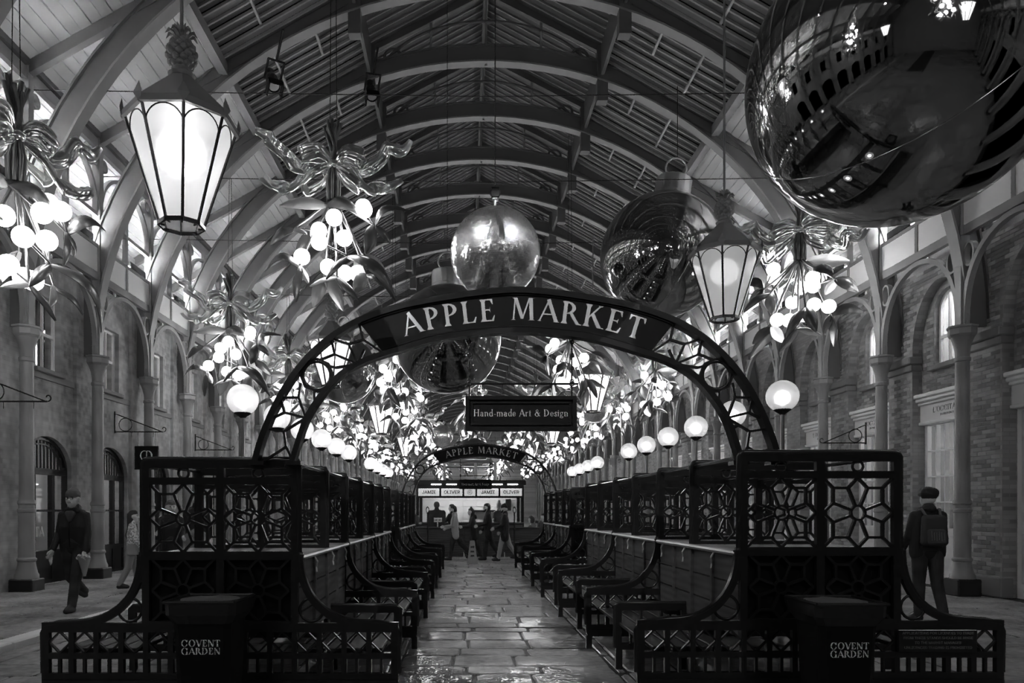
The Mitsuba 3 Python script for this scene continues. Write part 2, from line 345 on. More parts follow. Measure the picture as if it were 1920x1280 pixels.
pave(fl, 1.52, 4.6, 4.6, 21, 0., 'm_stone_wet', (.4, .7), (.5, .9), 0, 'stall_stone', r1)
pave(fl, -4.6, -.70, 4.6, 21, 0., 'm_stone_wet', (.4, .7), (.5, .9), 0, 'stall_stone', r1)
part(fl, 'gutter_stone', cat([flag(1.42, 1.53, y, y + .9, -.004, r1) for y in np.arange(-3, 27, .9)] + [flag(-.71, -.62, y, y + .9, -.004, r1) for y in np.arange(-3, 27, .9)]), 'm_stone_wet', kind='stuff')
part(fl, 'outer_slab', cat([bx(-4.9, -4.6, YB, YE, -.1, -.001), bx(4.6, 6.2, YB, YE, -.1, -.001), bx(-4.6, 4.6, 21, YE, -.1, -.004), bx(-4.6, -.7, YB, 4.6, -.1, -.004), bx(1.52, 4.6, YB, 4.6, -.1, -.004)]), 'm_stone_wet')
pl = thing('pavement', 'raised stone pavement along the left shops, where the walking man is', 'pavement', kind='structure')
part(pl, 'bed', bx(WL - .6, -5.08, YB, YE, -.3, .068), 'm_mortar')
pave(pl, WL + .05, -5.08, 4, 34, .08, 'm_stone', (.55, 1.0), (.6, 1.15), 90, 'paving_stone', r1)
part(pl, 'far_slab', bx(WL - .6, -5.08, 34, YE, 0, .078), 'm_stone'); part(pl, 'near_slab', bx(WL - .6, -5.08, YB, 4, 0, .078), 'm_stone')
for y in np.arange(4, 27, 1.35): part(pl, 'kerb_stone', cham(-5.08, -4.86, y + .006, y + 1.344, -.1, .088, .018), 'm_kerb')
part(pl, 'kerb_far', bx(-5.08, -4.86, 27.4, YE, -.1, .085), 'm_kerb'); part(pl, 'kerb_near', bx(-5.08, -4.86, YB, 4, -.1, .085), 'm_kerb')
p2 = thing('pavement', 'stone pavement along the right brick shops', 'pavement', kind='structure')
part(p2, 'bed', bx(6.2, WR + .6, YB, YE, -.3, -.012), 'm_mortar')
pave(p2, 6.2, WR - .05, 4, 34, 0.0, 'm_stone', (.55, 1.0), (.6, 1.15), 90, 'paving_stone', r1)
part(p2, 'far_slab', bx(6.2, WR + .6, 34, YE, -.1, -.002), 'm_stone'); part(p2, 'near_slab', bx(6.2, WR + .6, YB, 4, -.1, -.002), 'm_stone')

# ---------------------------------------------------------------- side walls with their openings
def arch_shape(cx, w, z0, zs, rise, n=20):
    a = np.linspace(0, np.pi, n)
    return Polygon([(cx - w / 2, z0)] + [(cx - w / 2 * math.cos(q), zs + rise * math.sin(q)) for q in a] + [(cx + w / 2, z0)])
mid = lambda k: Y0 + BAY * k + BAY / 2
WIN_L = lambda c: sbox(c - .42, 4.22, c + .42, 5.62)
WIN_R = lambda c: arch_shape(c, .92, 4.40, 5.50, .36)
DOOR_L = lambda c: arch_shape(c, 1.76, .08, 2.28, .66)
SHOP_R = lambda c: sbox(c - .86, 0, c + .86, 3.3)
REC_R = lambda c: arch_shape(c, 1.72, 0, 4.72, 1.28, 26)
wl = thing('wall_left', 'left shop wall of stained plaster and brick', 'wall', kind='structure')
gl, gr, gr2 = sbox(YB, 0, YE, 6.45), sbox(YB, 0, YE, 6.45), sbox(YB, 0, YE, 6.45)
for k in ks[:-1]:
    c = mid(k)
    gl = gl.difference(WIN_L(c)).difference(DOOR_L(c))
    gr = gr.difference(REC_R(c)); gr2 = gr2.difference(WIN_R(c)).difference(SHOP_R(c))
part(wl, 'face', ext(gl, .3, 'yz', WL - .3), 'm_plaster')
part(wl, 'string_course', bx(WL, WL + .03, YB, YE, 4.02, 4.14), 'm_stone_trim')
wr = thing('wall_right', 'right shop wall of brick with arched recesses', 'wall', kind='structure')
part(wr, 'pier_face', ext(gr, .2, 'yz', WR), 'm_brick')
part(wr, 'recess_face', ext(gr2, .2, 'yz', WR + .2), 'm_brick')
im = []
for k in ks:
    y = Y0 + BAY * k
    im.append(cat([cham(WR - .09, WR + .2, y - .46, y + .46, 4.50, 4.66, .02), cham(WR - .05, WR + .2, y - .44, y + .44, 4.36, 4.50, .02), cham(WR - .03, WR + .2, y - .43, y + .43, 0, .35, .02)]))
for i, k in enumerate(ks):
    if k in seen and k < 8: part(wr, 'impost', im[i], 'm_stone_trim')
part(wr, 'impost_far', cat([im[i] for i, k in enumerate(ks) if k not in seen or k >= 8]), 'm_stone_trim')
# the nearest courses of the right wall are laid brick by brick; farther off the material takes over
def lay(poly, x, y0, y1, z0, z1):
    out = []
    for j in range(int(z0 / .075), int(z1 / .075)):
        for i in range(int(y0 / .225) - 1, int(y1 / .225) + 1):
            a = i * .225 + (.1125 if j % 2 else 0); q = sbox(a + .005, j * .075 + .005, a + .22, j * .075 + .07)
            if not poly.contains(q): continue
            d = rb.uniform(.004, .012); t = rb.uniform(.7, 1.)
            v = [(x - d * k_, yy, zz) for k_, e in ((0, 0), (1, .006)) for yy, zz in ((a + .005 + e, j * .075 + .005 + e), (a + .22 - e, j * .075 + .005 + e), (a + .22 - e, j * .075 + .07 - e), (a + .005 + e, j * .075 + .07 - e))]
            f = [(4, 5, 6), (4, 6, 7)] + [t_ for e in range(4) for t_ in ((e, (e + 1) % 4, 4 + (e + 1) % 4), (e, 4 + (e + 1) % 4, 4 + e))]
            out.append((math.hypot(a - 13.3, j * .075 - 3.2), trimesh.Trimesh(v, f, process=False)))
    return out
rb = random.Random(11)
arches = unary_union([arch_shape(mid(k), 2.2, 0, 4.72, 1.55, 26) for k in (-1, 0, 1, 2)])
laid = lay(gr.difference(unary_union([sbox(Y0 + BAY * k - .5, 4.3, Y0 + BAY * k + .5, 4.7) for k in range(-1, 5)])), WR, 10.7, 18.3, .4, 6.3)
fronts = unary_union([sbox(mid(k) - 1.0, 3.2, mid(k) + 1.0, 3.9) for k in (-1, 0, 1, 2)] + [sbox(mid(k) - .6, 4.26, mid(k) + .6, 4.42) for k in (-1, 0, 1, 2)])
laid += lay(gr2.difference(fronts).intersection(unary_union([REC_R(mid(k)) for k in (-1, 0, 1, 2)])), WR + .2, 10.7, 18.3, .4, 6.2)
laid.sort(key=lambda t: t[0])
for i, (_, m) in enumerate(laid[:300]): part(wr, 'brick', m, ('m_brick_a', 'm_brick_b', 'm_brick_a', 'm_brick_c', 'm_brick_b')[rb.randrange(5)])
for j, mt in enumerate(('m_brick_a', 'm_brick_b', 'm_brick_c')): part(wr, 'bricks', cat([m for i, (_, m) in enumerate(laid[300:]) if (i * 7919 >> 3) % 5 % 3 == j]), mt, kind='stuff')
# pilasters behind the left columns
part(wl, 'pilaster', cat([bx(WL, WL + .07, Y0 + BAY * k - .34, Y0 + BAY * k + .34, 0, 6.4) for k in ks]), 'm_plaster')
# attic walls set back above the shops, dark in the photograph, and the terraces before them
for side, nm in ((-1, 'left'), (1, 'right')):
    xw = (WL - 1.1) if side < 0 else (WR + 1.1)
    w = thing(f'wall_attic_{nm}', f'dark attic wall set back above the {nm} shops', 'wall', kind='structure')
    g = sbox(YB, 6.2, YE, 8.5)
    for k in ks[:-1]: g = g.difference(sbox(mid(k) - .5, 6.9, mid(k) + .5, 8.1))
    part(w, 'face', ext(g, .15, 'yz', xw - .15 if side < 0 else xw), 'm_brick')
    part(w, 'terrace', bx(min(xw, WL if side < 0 else WR), max(xw, WL if side < 0 else WR + .3), YB, YE, 6.3, 6.44), 'm_stone_trim')
    for k in ks[:-1]:
        if k < -1 or k > 7: continue
        c, s = mid(k), -1 if side < 0 else 1
        fr = sbox(c - .52, 6.88, c + .52, 8.22).difference(unary_union([sbox(c - .45, 6.95, c - .03, 8.15), sbox(c + .03, 6.95, c + .45, 8.15)]))
        part(w, 'window_frame', ext(fr, .06, 'yz', xw - .03), 'm_soffit')
        part(w, 'pane', bx(xw + s * .06 - .004, xw + s * .06 + .004, c - .47, c + .47, 6.93, 8.17), 'm_black')
# end walls
we = thing('wall_end', 'far end wall of the hall', 'wall', kind='structure')
part(we, 'face', bx(WL - 2, WR + 2, YE, YE + .3, 0, 15), 'm_plaster')
wb = thing('wall_back', 'end wall behind the camera', 'wall', kind='structure')
part(wb, 'face', bx(WL - 2, WR + 2, YB - .3, YB, 0, 15), 'm_brick')

# ---------------------------------------------------------------- windows of the left wall: white sashes
def sash(holder, x, c, w, z0, z1, s, cols=2, rows=2, mat='m_white', arch=0.0):
    """two sliding sashes in a frame set in the plane x; s: +1 when the room is on the -x side"""
    fw, zm = .055, (z0 + z1) / 2
    outer = arch_shape(c, w, z0, z1, arch) if arch else sbox(c - w / 2, z0, c + w / 2, z1)
    inner = outer.buffer(-fw, join_style=2)
    bars = [sbox(c - w, zm - .03, c + w, zm + .03)]
    for i in range(1, cols): bars.append(sbox(c - w / 2 + w * i / cols - .014, z0, c - w / 2 + w * i / cols + .014, z1 + 1))
    for j in range(1, rows * 2):
        if j != rows: bars.append(sbox(c - w, z0 + (z1 - z0) * j / rows / 2 - .012, c + w, z0 + (z1 - z0) * j / rows / 2 + .012))
    g = outer.difference(inner).union(unary_union(bars).intersection(outer))
    part(holder, 'sash', ext(g, .05, 'yz', x - .025), mat)
    xp = x - .03 * s
    n = 0
    for q in polys(inner.difference(unary_union(bars))):
        part(holder, 'pane', ext(q.buffer(.006, join_style=2), .004, 'yz', xp), 'm_glass')
for i, k in enumerate(range(-1, 9)):
    c = mid(k)
    w = thing(f'window_{i + 1}', f'{ORD[i]} white sash window from the camera in the left upper wall', 'window', kind='structure')
    sash(w, WL - .12, c, .84, 4.22, 5.62, 1, 2, 1)
    part(w, 'sill', cham(WL - .25, WL + .09, c - .5, c + .5, 4.13, 4.22, .015), 'm_stone_trim')
    part(w, 'blind_room', cat([bx(WL - .9, WL - .88, c - .6, c + .6, 4.0, 5.9)]), 'm_room')
    if k > 0: part(w, 'room_lamp', bx(WL - .7, WL - .5, c - .3, c + .3, 5.84, 5.87), 'm_glow', emit=6.0, weight=.15)
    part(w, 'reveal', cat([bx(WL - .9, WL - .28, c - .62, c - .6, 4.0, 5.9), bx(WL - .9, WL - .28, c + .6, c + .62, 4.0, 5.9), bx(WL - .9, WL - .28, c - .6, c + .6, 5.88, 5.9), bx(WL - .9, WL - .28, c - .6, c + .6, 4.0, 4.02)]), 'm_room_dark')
# ---------------------------------------------------------------- arched shop doors of the left wall
for i, k in enumerate(range(-1, 8)):
    c = mid(k); x = WL - .14
    w = thing(f'door_{i + 1}', f'{ORD[i]} arched dark shop front from the camera in the left wall', 'door', kind='structure')
    A = DOOR_L(c)
    fr = A.difference(A.buffer(-.07, join_style=2)).union(sbox(c - 1, 2.2, c + 1, 2.32).intersection(A))
    zs = [c - .30, c + .36]
    fr = fr.union(unary_union([sbox(q - .05, 0, q + .05, 2.25) for q in zs] + [sbox(c - 1, .62, c + 1, .72), sbox(c - 1, 1.48, c + 1, 1.52), sbox(c - .63, .7, c - .59, 2.22)]).intersection(A))
    part(w, 'frame', ext(fr, .09, 'yz', x - .04), 'm_black')
    for q in np.arange(-.72, .73, .12):
        top = 2.28 + .66 * math.sqrt(max(0, 1 - (q / .88) ** 2)) - .05
        if top > 2.36: part(w, 'fan_bar', bx(x - .015, x + .015, c + q - .017, c + q + .017, 2.3, top), 'm_black')
    part(w, 'fan_arch', ext(A.buffer(-.13).difference(A.buffer(-.16)).intersection(sbox(c - 1, 2.35, c + 1, 4)), .04, 'yz', x - .02), 'm_black')
    part(w, 'pane', ext(A.buffer(-.05), .004, 'yz', x - .05), 'm_glass')
    part(w, 'panel', ext(sbox(c - .80, .1, c + .80, .64), .05, 'yz', x - .02), 'm_black')
    part(w, 'shop_room', cat([bx(x - 1.5, x - 1.48, c - 1.1, c + 1.1, 0, 3.1), bx(x - 1.5, x - .2, c - 1.1, c - 1.08, 0, 3.1), bx(x - 1.5, x - .2, c + 1.08, c + 1.1, 0, 3.1), bx(x - 1.5, x - .2, c - 1.1, c + 1.1, 3.08, 3.1), bx(x - 1.5, x - .2, c - 1.1, c + 1.1, .06, .08)]), 'm_room')
    part(w, 'shop_lamp', bx(x - 1.2, x - .5, c - .2, c + .2, 3.04, 3.07), 'm_glow', emit=11. if k % 2 else 7., weight=.2)
# ---------------------------------------------------------------- right wall windows, shop fronts
for i, k in enumerate(range(-1, 9)):
    c = mid(k); x = WR + .32
    w = thing(f'window_{i + 11}', f'{ORD[i]} arched white sash window from the camera in the right brick wall', 'window', kind='structure')
    sash(w, x, c, .92, 4.40, 5.50, -1, 3, 1, arch=.36)
    part(w, 'sill', cham(WR + .10, WR + .42, c - .56, c + .56, 4.29, 4.40, .015), 'm_stone_trim')
    part(w, 'lit_room', cat([bx(x + 1.2, x + 1.22, c - .9, c + .9, 3.6, 6.2), bx(x + .1, x + 1.2, c - .92, c - .9, 3.6, 6.2), bx(x + .1, x + 1.2, c + .9, c + .92, 3.6, 6.2), bx(x + .1, x + 1.2, c - .9, c + .9, 6.18, 6.2), bx(x + .1, x + 1.2, c - .9, c + .9, 3.6, 3.62)]), 'm_room')
    part(w, 'room_shelf', cat([bx(x + .7, x + 1.1, c - .5, c - .1, 3.7, 4.9), bx(x + .8, x + 1.1, c + .2, c + .6, 3.7, 4.6)]), 'm_room_dark')
    part(w, 'room_lamp', bx(x + .5, x + 1.0, c - .3, c + .3, 6.10, 6.14), 'm_glow', emit=30.0 if k in (0, 1) else 7.0, weight=.25)
for i, k in enumerate(range(-1, 8)):
    c = mid(k); x = WR + .26
    d = thing('shopfront', f'white-framed shopfront under the {ORD[i]} cornice from the camera on the right', 'shopfront')
    tall = (k == -1)
    zb = .25 if tall else 1.15
    outer = sbox(c - .86, 0, c + .86, 3.3)
    holes = ([sbox(c - .76, zb, c - .36, 3.2), sbox(c - .24, zb, c + .76, 3.2)] if tall else [sbox(c - .78, zb, c - .44, 3.22), sbox(c - .32, zb, c + .78, 3.22)])
    bars = [] if tall else [sbox(c - .32 + 1.1 * j / 4 - .014, zb, c - .32 + 1.1 * j / 4 + .014, 3.22) for j in (1, 2, 3)] + [sbox(c - .32, zb + (3.22 - zb) * j / 4 - .014, c + .78, zb + (3.22 - zb) * j / 4 + .014) for j in (1, 2, 3)] + [sbox(c - .78, 2.0, c - .44, 2.04)]
    if tall: bars = [sbox(c - .24, 1.1, c + .76, 1.2)]
    part(d, 'frame', ext(outer.difference(unary_union(holes)).difference(sbox(c - .7, .15, c + .72, zb - .15)).union(unary_union(bars)), .09, 'yz', x), 'm_white')
    part(d, 'stall_riser', bx(x + .04, x + .08, c - .75, c + .75, 0, zb), 'm_white' if not tall else 'm_black')
    for q in polys(unary_union(holes).difference(unary_union(bars))):
        part(d, 'pane', ext(q.buffer(.006), .004, 'yz', x + .05), 'm_glass')
    part(d, 'cornice', cat([cham(WR + .02, WR + .45, c - .98, c + .98, 3.78, 3.86, .015), cham(WR + .06, WR + .45, c - .95, c + .95, 3.70, 3.78, .02), cham(WR + .11, WR + .45, c - .92, c + .92, 3.64, 3.70, .015)]), 'm_white')
    part(d, 'fascia', cat([cham(WR + .16, WR + .42, c - .90, c + .90, 3.28, 3.64, .012), cham(WR + .13, WR + .42, c - .90, c + .90, 3.24, 3.30, .01)]), 'm_cream')
    if 0 <= k <= 3:
        g, wd = text_shape("L'OCCITANE", .105, .02)
        m = ext(affinity.translate(g, -wd / 2, 0), .006, 'xz'); m = turned(m, -math.pi / 2); part(d, 'lettering', moved(m, (WR + .156, c, 3.46)), 'm_dark_letter')
        g, wd = text_shape("EN PROVENCE", .042, .04)
        m = ext(affinity.translate(g, -wd / 2, 0), .006, 'xz'); m = turned(m, -math.pi / 2); part(d, 'lettering', moved(m, (WR + .156, c, 3.375)), 'm_dark_letter')
    part(d, 'shop_room', cat([bx(x + 1.8, x + 1.82, c - 1.1, c + 1.1, 0, 3.6), bx(x + .1, x + 1.8, c - 1.12, c - 1.1, 0, 3.6), bx(x + .1, x + 1.8, c + 1.1, c + 1.12, 0, 3.6), bx(x + .1, x + 1.8, c - 1.1, c + 1.1, 3.56, 3.6), bx(x + .1, x + 1.8, c - 1.1, c + 1.1, 0, .02)]), 'm_room' if not tall else 'm_room_dark')
    if not tall:
        part(d, 'display_shelf', cat([bx(x + 1.5, x + 1.78, c - .9, c + .9, z, z + .04) for z in (.9, 1.5, 2.1)] + [bx(x + .2, x + .7, c - .3, c + .7, .9, 1.12)]), 'm_room')
        part(d, 'display_goods', cat([lathe([(0, 0), (.05, 0), (.05, .16), (.02, .19), (.02, .24), (0, .24)], 8, (x + 1.62, c - .8 + .14 * j, z + .04)) for z in (.9, 1.5, 2.1) for j in range(12) if (j * 7 + int(z * 10)) % 5]), 'm_black')
        for (dy, dz) in ((-.1, 3.0), (.35, 2.82), (.1, 2.7)):
            part(d, 'shop_lamp', ball((x + 1.0, c + dy, dz), .075, 2), 'm_glow', True, emit=20.0, weight=.2)
# ---------------------------------------------------------------- cast-iron columns, arcades, posts
def column_proto(xd):
    """xd: +1 when the hall lies towards +x"""
    P = Proto()
    P.add('base', cat([cham(-.21, .21, -.21, .21, 0, .30, .02)]), 'm_base')
    prof = [(.0, .30), (.20, .30), (.20, .36), (.175, .40), (.16, .48), (.142, .56), (.142, .60), (.158, .62), (.158, .65), (.136, .68), (.134, 1.46), (.150, 1.48), (.150, 1.52), (.132, 1.54), (.132, 1.60), (.150, 1.62), (.150, 1.66), (.122, 1.70),
            (.112, 4.12), (.130, 4.14), (.130, 4.19), (.112, 4.21), (.115, 4.30), (.135, 4.42), (.175, 4.54), (.185, 4.57), (0, 4.57)]
    P.add('shaft', lathe(prof, 20), 'm_iron', 35)
    P.add('capital', cat([lathe([(0, 4.56), (.20, 4.56), (.225, 4.60), (.225, 4.70), (.245, 4.72), (.245, 4.75), (0, 4.75)], 8)]), 'm_iron')
    P.add('post', cat([bx(-.08, .08, -.08, .08, 4.75, EAVE), bx(-.10, .10, -.10, .10, 6.34, 6.52), bx(-.10, .10, -.10, .10, 7.7, 7.8)]), 'm_iron')
    return P
def arcade_mesh():
    a = np.linspace(0, np.pi, 30); hw = BAY / 2 - .08
    arc = LineString([(-hw * math.cos(q) , CAP + .05 + 1.48 * math.sin(q) ** .85) for q in a])
    arc2 = LineString([(-hw * math.cos(q), 7.75 + 1.12 * math.sin(q) ** .9) for q in a])
    g = [arc.buffer(.045), sbox(-BAY / 2 + .08, 6.34, BAY / 2 - .08, 6.50), arc2.buffer(.035)]
    for s in (-1, 1):
        g.append(affinity.scale(Point(s * (hw - .15), 5.97).buffer(1), .14, .22).difference(affinity.scale(Point(s * (hw - .15), 5.97).buffer(1), .10, .18)))
        g.append(Point(s * (hw - .13), 8.84).buffer(.13).difference(Point(s * (hw - .13), 8.84).buffer(.095)))
        g.append(sbox(min(s * hw, s * (hw + .01)), 4.75, max(s * hw, s * (hw + .01)), 6.4))
    g.append(sbox(-BAY / 2 + .08, 9.1, BAY / 2 - .08, 9.3))
    return ext(unary_union(g), .10, 'yz', -.05)
arc_d = mikit.ply(arcade_mesh(), 'm_iron')
panel_d = mikit.ply(cat([bx(-.03, .03, -BAY / 2 + .08, BAY / 2 - .08, 6.50, 7.02)]), 'm_white')
frame_d = mikit.ply(cat([bx(-.05, .05, -.04, .04, 6.5, 9.1), bx(-.05, .05, -BAY / 2 + .08, BAY / 2 - .08, 7.02, 7.09), bx(-.045, .045, -BAY / 2 + .08, BAY / 2 - .08, 7.68, 7.76)]), 'm_soffit')
for side, X, nm in ((1, XL, 'left'), (-1, XR, 'right')):
    P = column_proto(side)
    for k in ks:
        t = T().translate([X, Y0 + BAY * k, 0.0])
        i = k + 2
        lab = f'{ORD[i]} slender iron column from the camera in the {nm} row' if k >= -1 else f'{ORD[-2 - k]} iron column of the {nm} row behind the camera'
        key = thing('column', lab, 'column', f'{nm} row of iron columns')
        P.put(key, t)
        if k == ks[-1]: continue
        t2 = T().translate([X, mid(k), 0.0])
        key = thing('arcade', f'{ORD[i]} iron arch with ring spandrels from the camera, {nm} arcade' if k >= -1 else f'{ORD[-2 - k]} iron arch of the {nm} arcade behind the camera', 'arcade', f'{nm} arcade')
        for s, d in (('arch', arc_d), ('parapet_panel', panel_d), ('opening_frame', frame_d)): scene[f'{key}__{s}'] = {**d, 'to_world': t2}
# ---------------------------------------------------------------- arched roof ribs
def rib_curve(off, n=46):
    a = np.linspace(0, np.pi, n)
    return [(XC - (HW + off) * math.cos(q), CAP + (7.7 + off) * math.sin(q)) for q in a]
web = Polygon(rib_curve(.40) + rib_curve(.04)[::-1])
flb = Polygon(rib_curve(.04) + rib_curve(0.)[::-1]); flt = Polygon(rib_curve(.44) + rib_curve(.40)[::-1])
rib = Proto()
rib.add('web', ext(web, .10, 'xz', -.05), 'm_rib'); rib.add('top_flange', ext(flt, .24, 'xz', -.12), 'm_rib'); rib.add('soffit', ext(flb, .26, 'xz', -.13), 'm_soffit')
# frame of the raised lantern over each rib, and rafters
ZL0, ZL1, RID = 12.3, 12.75, 14.35
lant = []
for s in (-1, 1):
    x = XC + s * LAN
    lant += [bx(x - .13, x + .13, -.12, .12, 11.5, ZL1 + .1)]
    lant += [beam((XC + s * (HW + 2.5), 0, roof_z(XC + s * (HW + 2.5)) - .08), (XC + s * LAN, 0, roof_z(XC + s * LAN) - .08), .14, .2)]
    lant += [beam((x + s * .3, 0, ZL1 - .1), (XC, 0, RID - .1), .12, .2)]
rib.add('rafter', cat(lant), 'm_rib')
a = np.linspace(.18, np.pi - .18, 22)
rib.add('lantern_arch', cat([tube([(XC - (LAN - .1) * math.cos(q), 0, 11.75 + 1.75 * math.sin(q)) for q in a], .04, 6)] + [ring((XC + s * (LAN - .55), 0, 12.62), .2, .035, 'y', 18, 6) for s in (-1, 1)]), 'm_rib')
for dx in (-1.35, 0, 1.35): rib.add('hanger', rod((XC + dx, 0, 12.4), (XC + dx, 0, 13.2 + (1.0 if dx == 0 else .35)), .03, 6), 'm_soffit')
for k in ks:
    i = k + 2
    key = thing('roof_rib', f'{ORD[i]} great arched iron rib of the roof from the camera' if k >= -1 else f'{ORD[-2 - k]} arched iron roof rib behind the camera', 'roof rib', 'arched roof ribs')
    rib.put(key, T().translate([0, Y0 + BAY * k, 0]))
# ---------------------------------------------------------------- the roof itself
ro = thing('roof', 'boarded and glazed roof of the hall', 'roof', kind='structure')
def slope_quad(r0, r1, y0, y1, s, lift=0., th=.03):
    a, b = XC + s * r0, XC + s * r1
    return hull([(x, y, roof_z(x) + lift + t) for x in (a, b) for y in (y0, y1) for t in (0, th)])
NB = 29; OUT = HW + 2.7
board, bars, slat, rods = [], [], [], []
for s in (-1, 1):
    for j in range(NB):
        r0, r1 = BRK + (OUT - BRK) * j / NB, BRK + (OUT - BRK) * (j + 1) / NB
        for k in range(-3, KMAX):
            m = slope_quad(r0 + .007, r1 - .007, Y0 + BAY * k + .01, Y0 + BAY * (k + 1) - .01, s, .03 + .006 * (j % 2))
            if -1 <= k <= 3: part(ro, 'board', m, 'm_board')
            else: board.append(m)
    board.append(slope_quad(BRK, OUT, YB, Y0 + BAY * -3, s, .03))
    part(ro, 'outer_deck', slope_quad(LAN, OUT + .2, YB, YE, s, .12), 'm_black_matt')
    part(ro, 'break_beam', hull([(XC + s * (BRK + dx), y, roof_z(XC + s * BRK) + dz) for dx in (-.09, .09) for y in (YB, YE) for dz in (-.2, .04)]), 'm_soffit')
    NSL = 10
    for k in range(-3, KMAX):
        for j in range(NSL):
            y0 = Y0 + BAY * k + BAY * j / NSL
            m = slope_quad(LAN, BRK - .05, y0 + .04, y0 + BAY / NSL - .03, s, .04 + .02 * (j % 2)); b = slope_quad(LAN, BRK - .05, y0 - .022, y0 + .022, s, -.02, .06)
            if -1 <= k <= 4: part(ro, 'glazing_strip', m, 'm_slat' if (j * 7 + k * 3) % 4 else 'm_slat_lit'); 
            else: slat.append(m)
            if -1 <= k <= 4: part(ro, 'glazing_bar', b, 'm_bar')
            else: bars.append(b)
            # the raised lantern: side boards and its own little roof
            x = XC + s * (LAN + .02)
            l1 = hull([(XC + s * (LAN + .35), y, ZL1 - .10 + t) for y in (y0 + .03, y0 + BAY / NSL - .03) for t in (0, .03)] + [(XC, y, RID + t) for y in (y0 + .03, y0 + BAY / NSL - .03) for t in (0, .03)])
            l2 = hull([(XC + s * (LAN + .35), y, ZL1 - .14 + t) for y in (y0 - .02, y0 + .02) for t in (0, .05)] + [(XC, y, RID - .04 + t) for y in (y0 - .02, y0 + .02) for t in (0, .05)])
            slat.append(l1); bars.append(l2)
    slat.append(bx(XC + s * LAN - .04, XC + s * LAN + .04, YB, YE, roof_z(XC + s * LAN) - .3, ZL1 + .1))
    slat.append(hull([(XC + s * (LAN + .4), y, ZL1 - .05 + t) for y in (YB, YE) for t in (0, .03)] + [(XC, y, RID + .09 + t) for y in (YB, YE) for t in (0, .03)]))
    slat.append(slope_quad(LAN, BRK, YB, Y0 + BAY * -3, s, .04))
    for k in range(-1, 12):
        for r in (3.75, 4.65):
            x = XC + s * r
            rods.append(beam((x, Y0 + BAY * k + .3, roof_z(x) - .05), (x, Y0 + BAY * k + (1.9 if r > 4 else 1.2), roof_z(x) - .05), .05, .05))
part(ro, 'board_far', cat(board), 'm_board', kind='stuff'); part(ro, 'glazing_bar_far', cat(bars), 'm_bar', kind='stuff'); part(ro, 'glazing_strip_far', cat(slat), 'm_slat', kind='stuff')
part(ro, 'purlin_stub', cat(rods), 'm_bar'); part(ro, 'ridge_beam', bx(XC - .06, XC + .06, YB, YE, RID - .3, RID), 'm_rib')
for s in (-1, 1):
    part(ro, 'eaves_beam', bx(XC + s * HW - .1, XC + s * HW + .1, YB, YE, EAVE - .02, EAVE + .12), 'm_rib')
    part(ro, 'outer_closure', bx(XC + s * (OUT + .1) - .05, XC + s * (OUT + .1) + .05, YB, YE, 6.2, 8.6), 'm_black_matt')
# uplighters standing on the terraces behind the parapets: they light the boarded roof
for side, X, nm in ((-1, XL - .06, 'left'), (1, XR + .06, 'right')):
    for k in range(-3, 14):
        key = thing('uplighter', f'slim roof uplighter on the {nm} parapet rail, {ORD[k + 3]} from the back wall', 'uplighter', f'uplighters on the {nm} parapet')
        t = T().translate([X, mid(k) + .62, 7.10]).rotate([0, 0, 1], 0 if side < 0 else 180)
        if k == -3 and side < 0:
            up_h = mikit.ply(cat([bx(-.09, .09, -.4, .4, 0, .02), bx(-.09, -.075, -.4, .4, .02, .08), bx(.078, .092, -.4, .4, .02, .15)]), 'm_black'); up_l = mikit.ply(turned(bx(-.075, .075, -.38, .38, .06, .075), .5, (0, 1, 0), (0, 0, .07)), 'm_glow')
        scene[f'{key}__housing'] = {**up_h, 'to_world': t}
        scene[f'{key}__lamp'] = {**up_l, 'to_world': t, 'emitter': area(L_UP, .8)}
# thin tie wires across the hall
for i, (k, z) in enumerate(((-1, 9.3), (0, 9.0), (1, 8.6), (2, 8.2), (3, 7.6))):
    solo('tie_wire', tube([(XL, Y0 + BAY * k + .12, z), (XC, Y0 + BAY * k + .12, z - .12), (XR, Y0 + BAY * k + .12, z)], .009, 5), 'm_cable', f'thin wire stretched across the hall, {ORD[i]} from the camera', 'wire', 'wires across the hall')
# ---------------------------------------------------------------- market stalls
SHIFT = -1.876
def flower(c, h):
    """the pierced flower of one square pane: c its centre, h half its side"""
    w = .019
    def P(x, y): return (c[0] + x * h, c[1] + y * h)
    g = [Point(c).buffer(.235 * h).difference(Point(c).buffer(.175 * h))]
    for q in range(4):
        R = lambda x, y: P(*((x, y), (-y, x), (-x, -y), (y, -x))[q])
        rr = math.hypot(.28, .72)
        for s in (-1, 1):
            g += [ln([R(s * .21 * .28 / rr, .21 * .72 / rr), R(s * .28, .72)], w), ln([R(s * .28, .72), R(0, 1.02)], w), ln([R(s * .28, .72), R(s * .72, .72)], w)]
        g.append(ln([R(.72, .72), R(1.02, 1.02)], w))
    return unary_union(g)
def rr_poly(x0, x1, z0, z1, r): return sbox(x0 + r, z0 + r, x1 - r, z1 - r).buffer(r, 6)
FT, YT = 1.891, 1.155     # top of the frame, table height
def side_curve(s, n=22):
    """from the bench corner sweeping up to the post, local coordinates"""
    a = np.linspace(0, 1, n)
    pts = []
    for t in a:
        q = t * math.pi / 2
        pts.append((s * (1.12 - .51 * math.sin(q) ** .92), .625 + .535 * (1 - math.cos(q) ** .92)))
    return [(s * 1.37, .612), (s * 1.24, .615)] + pts
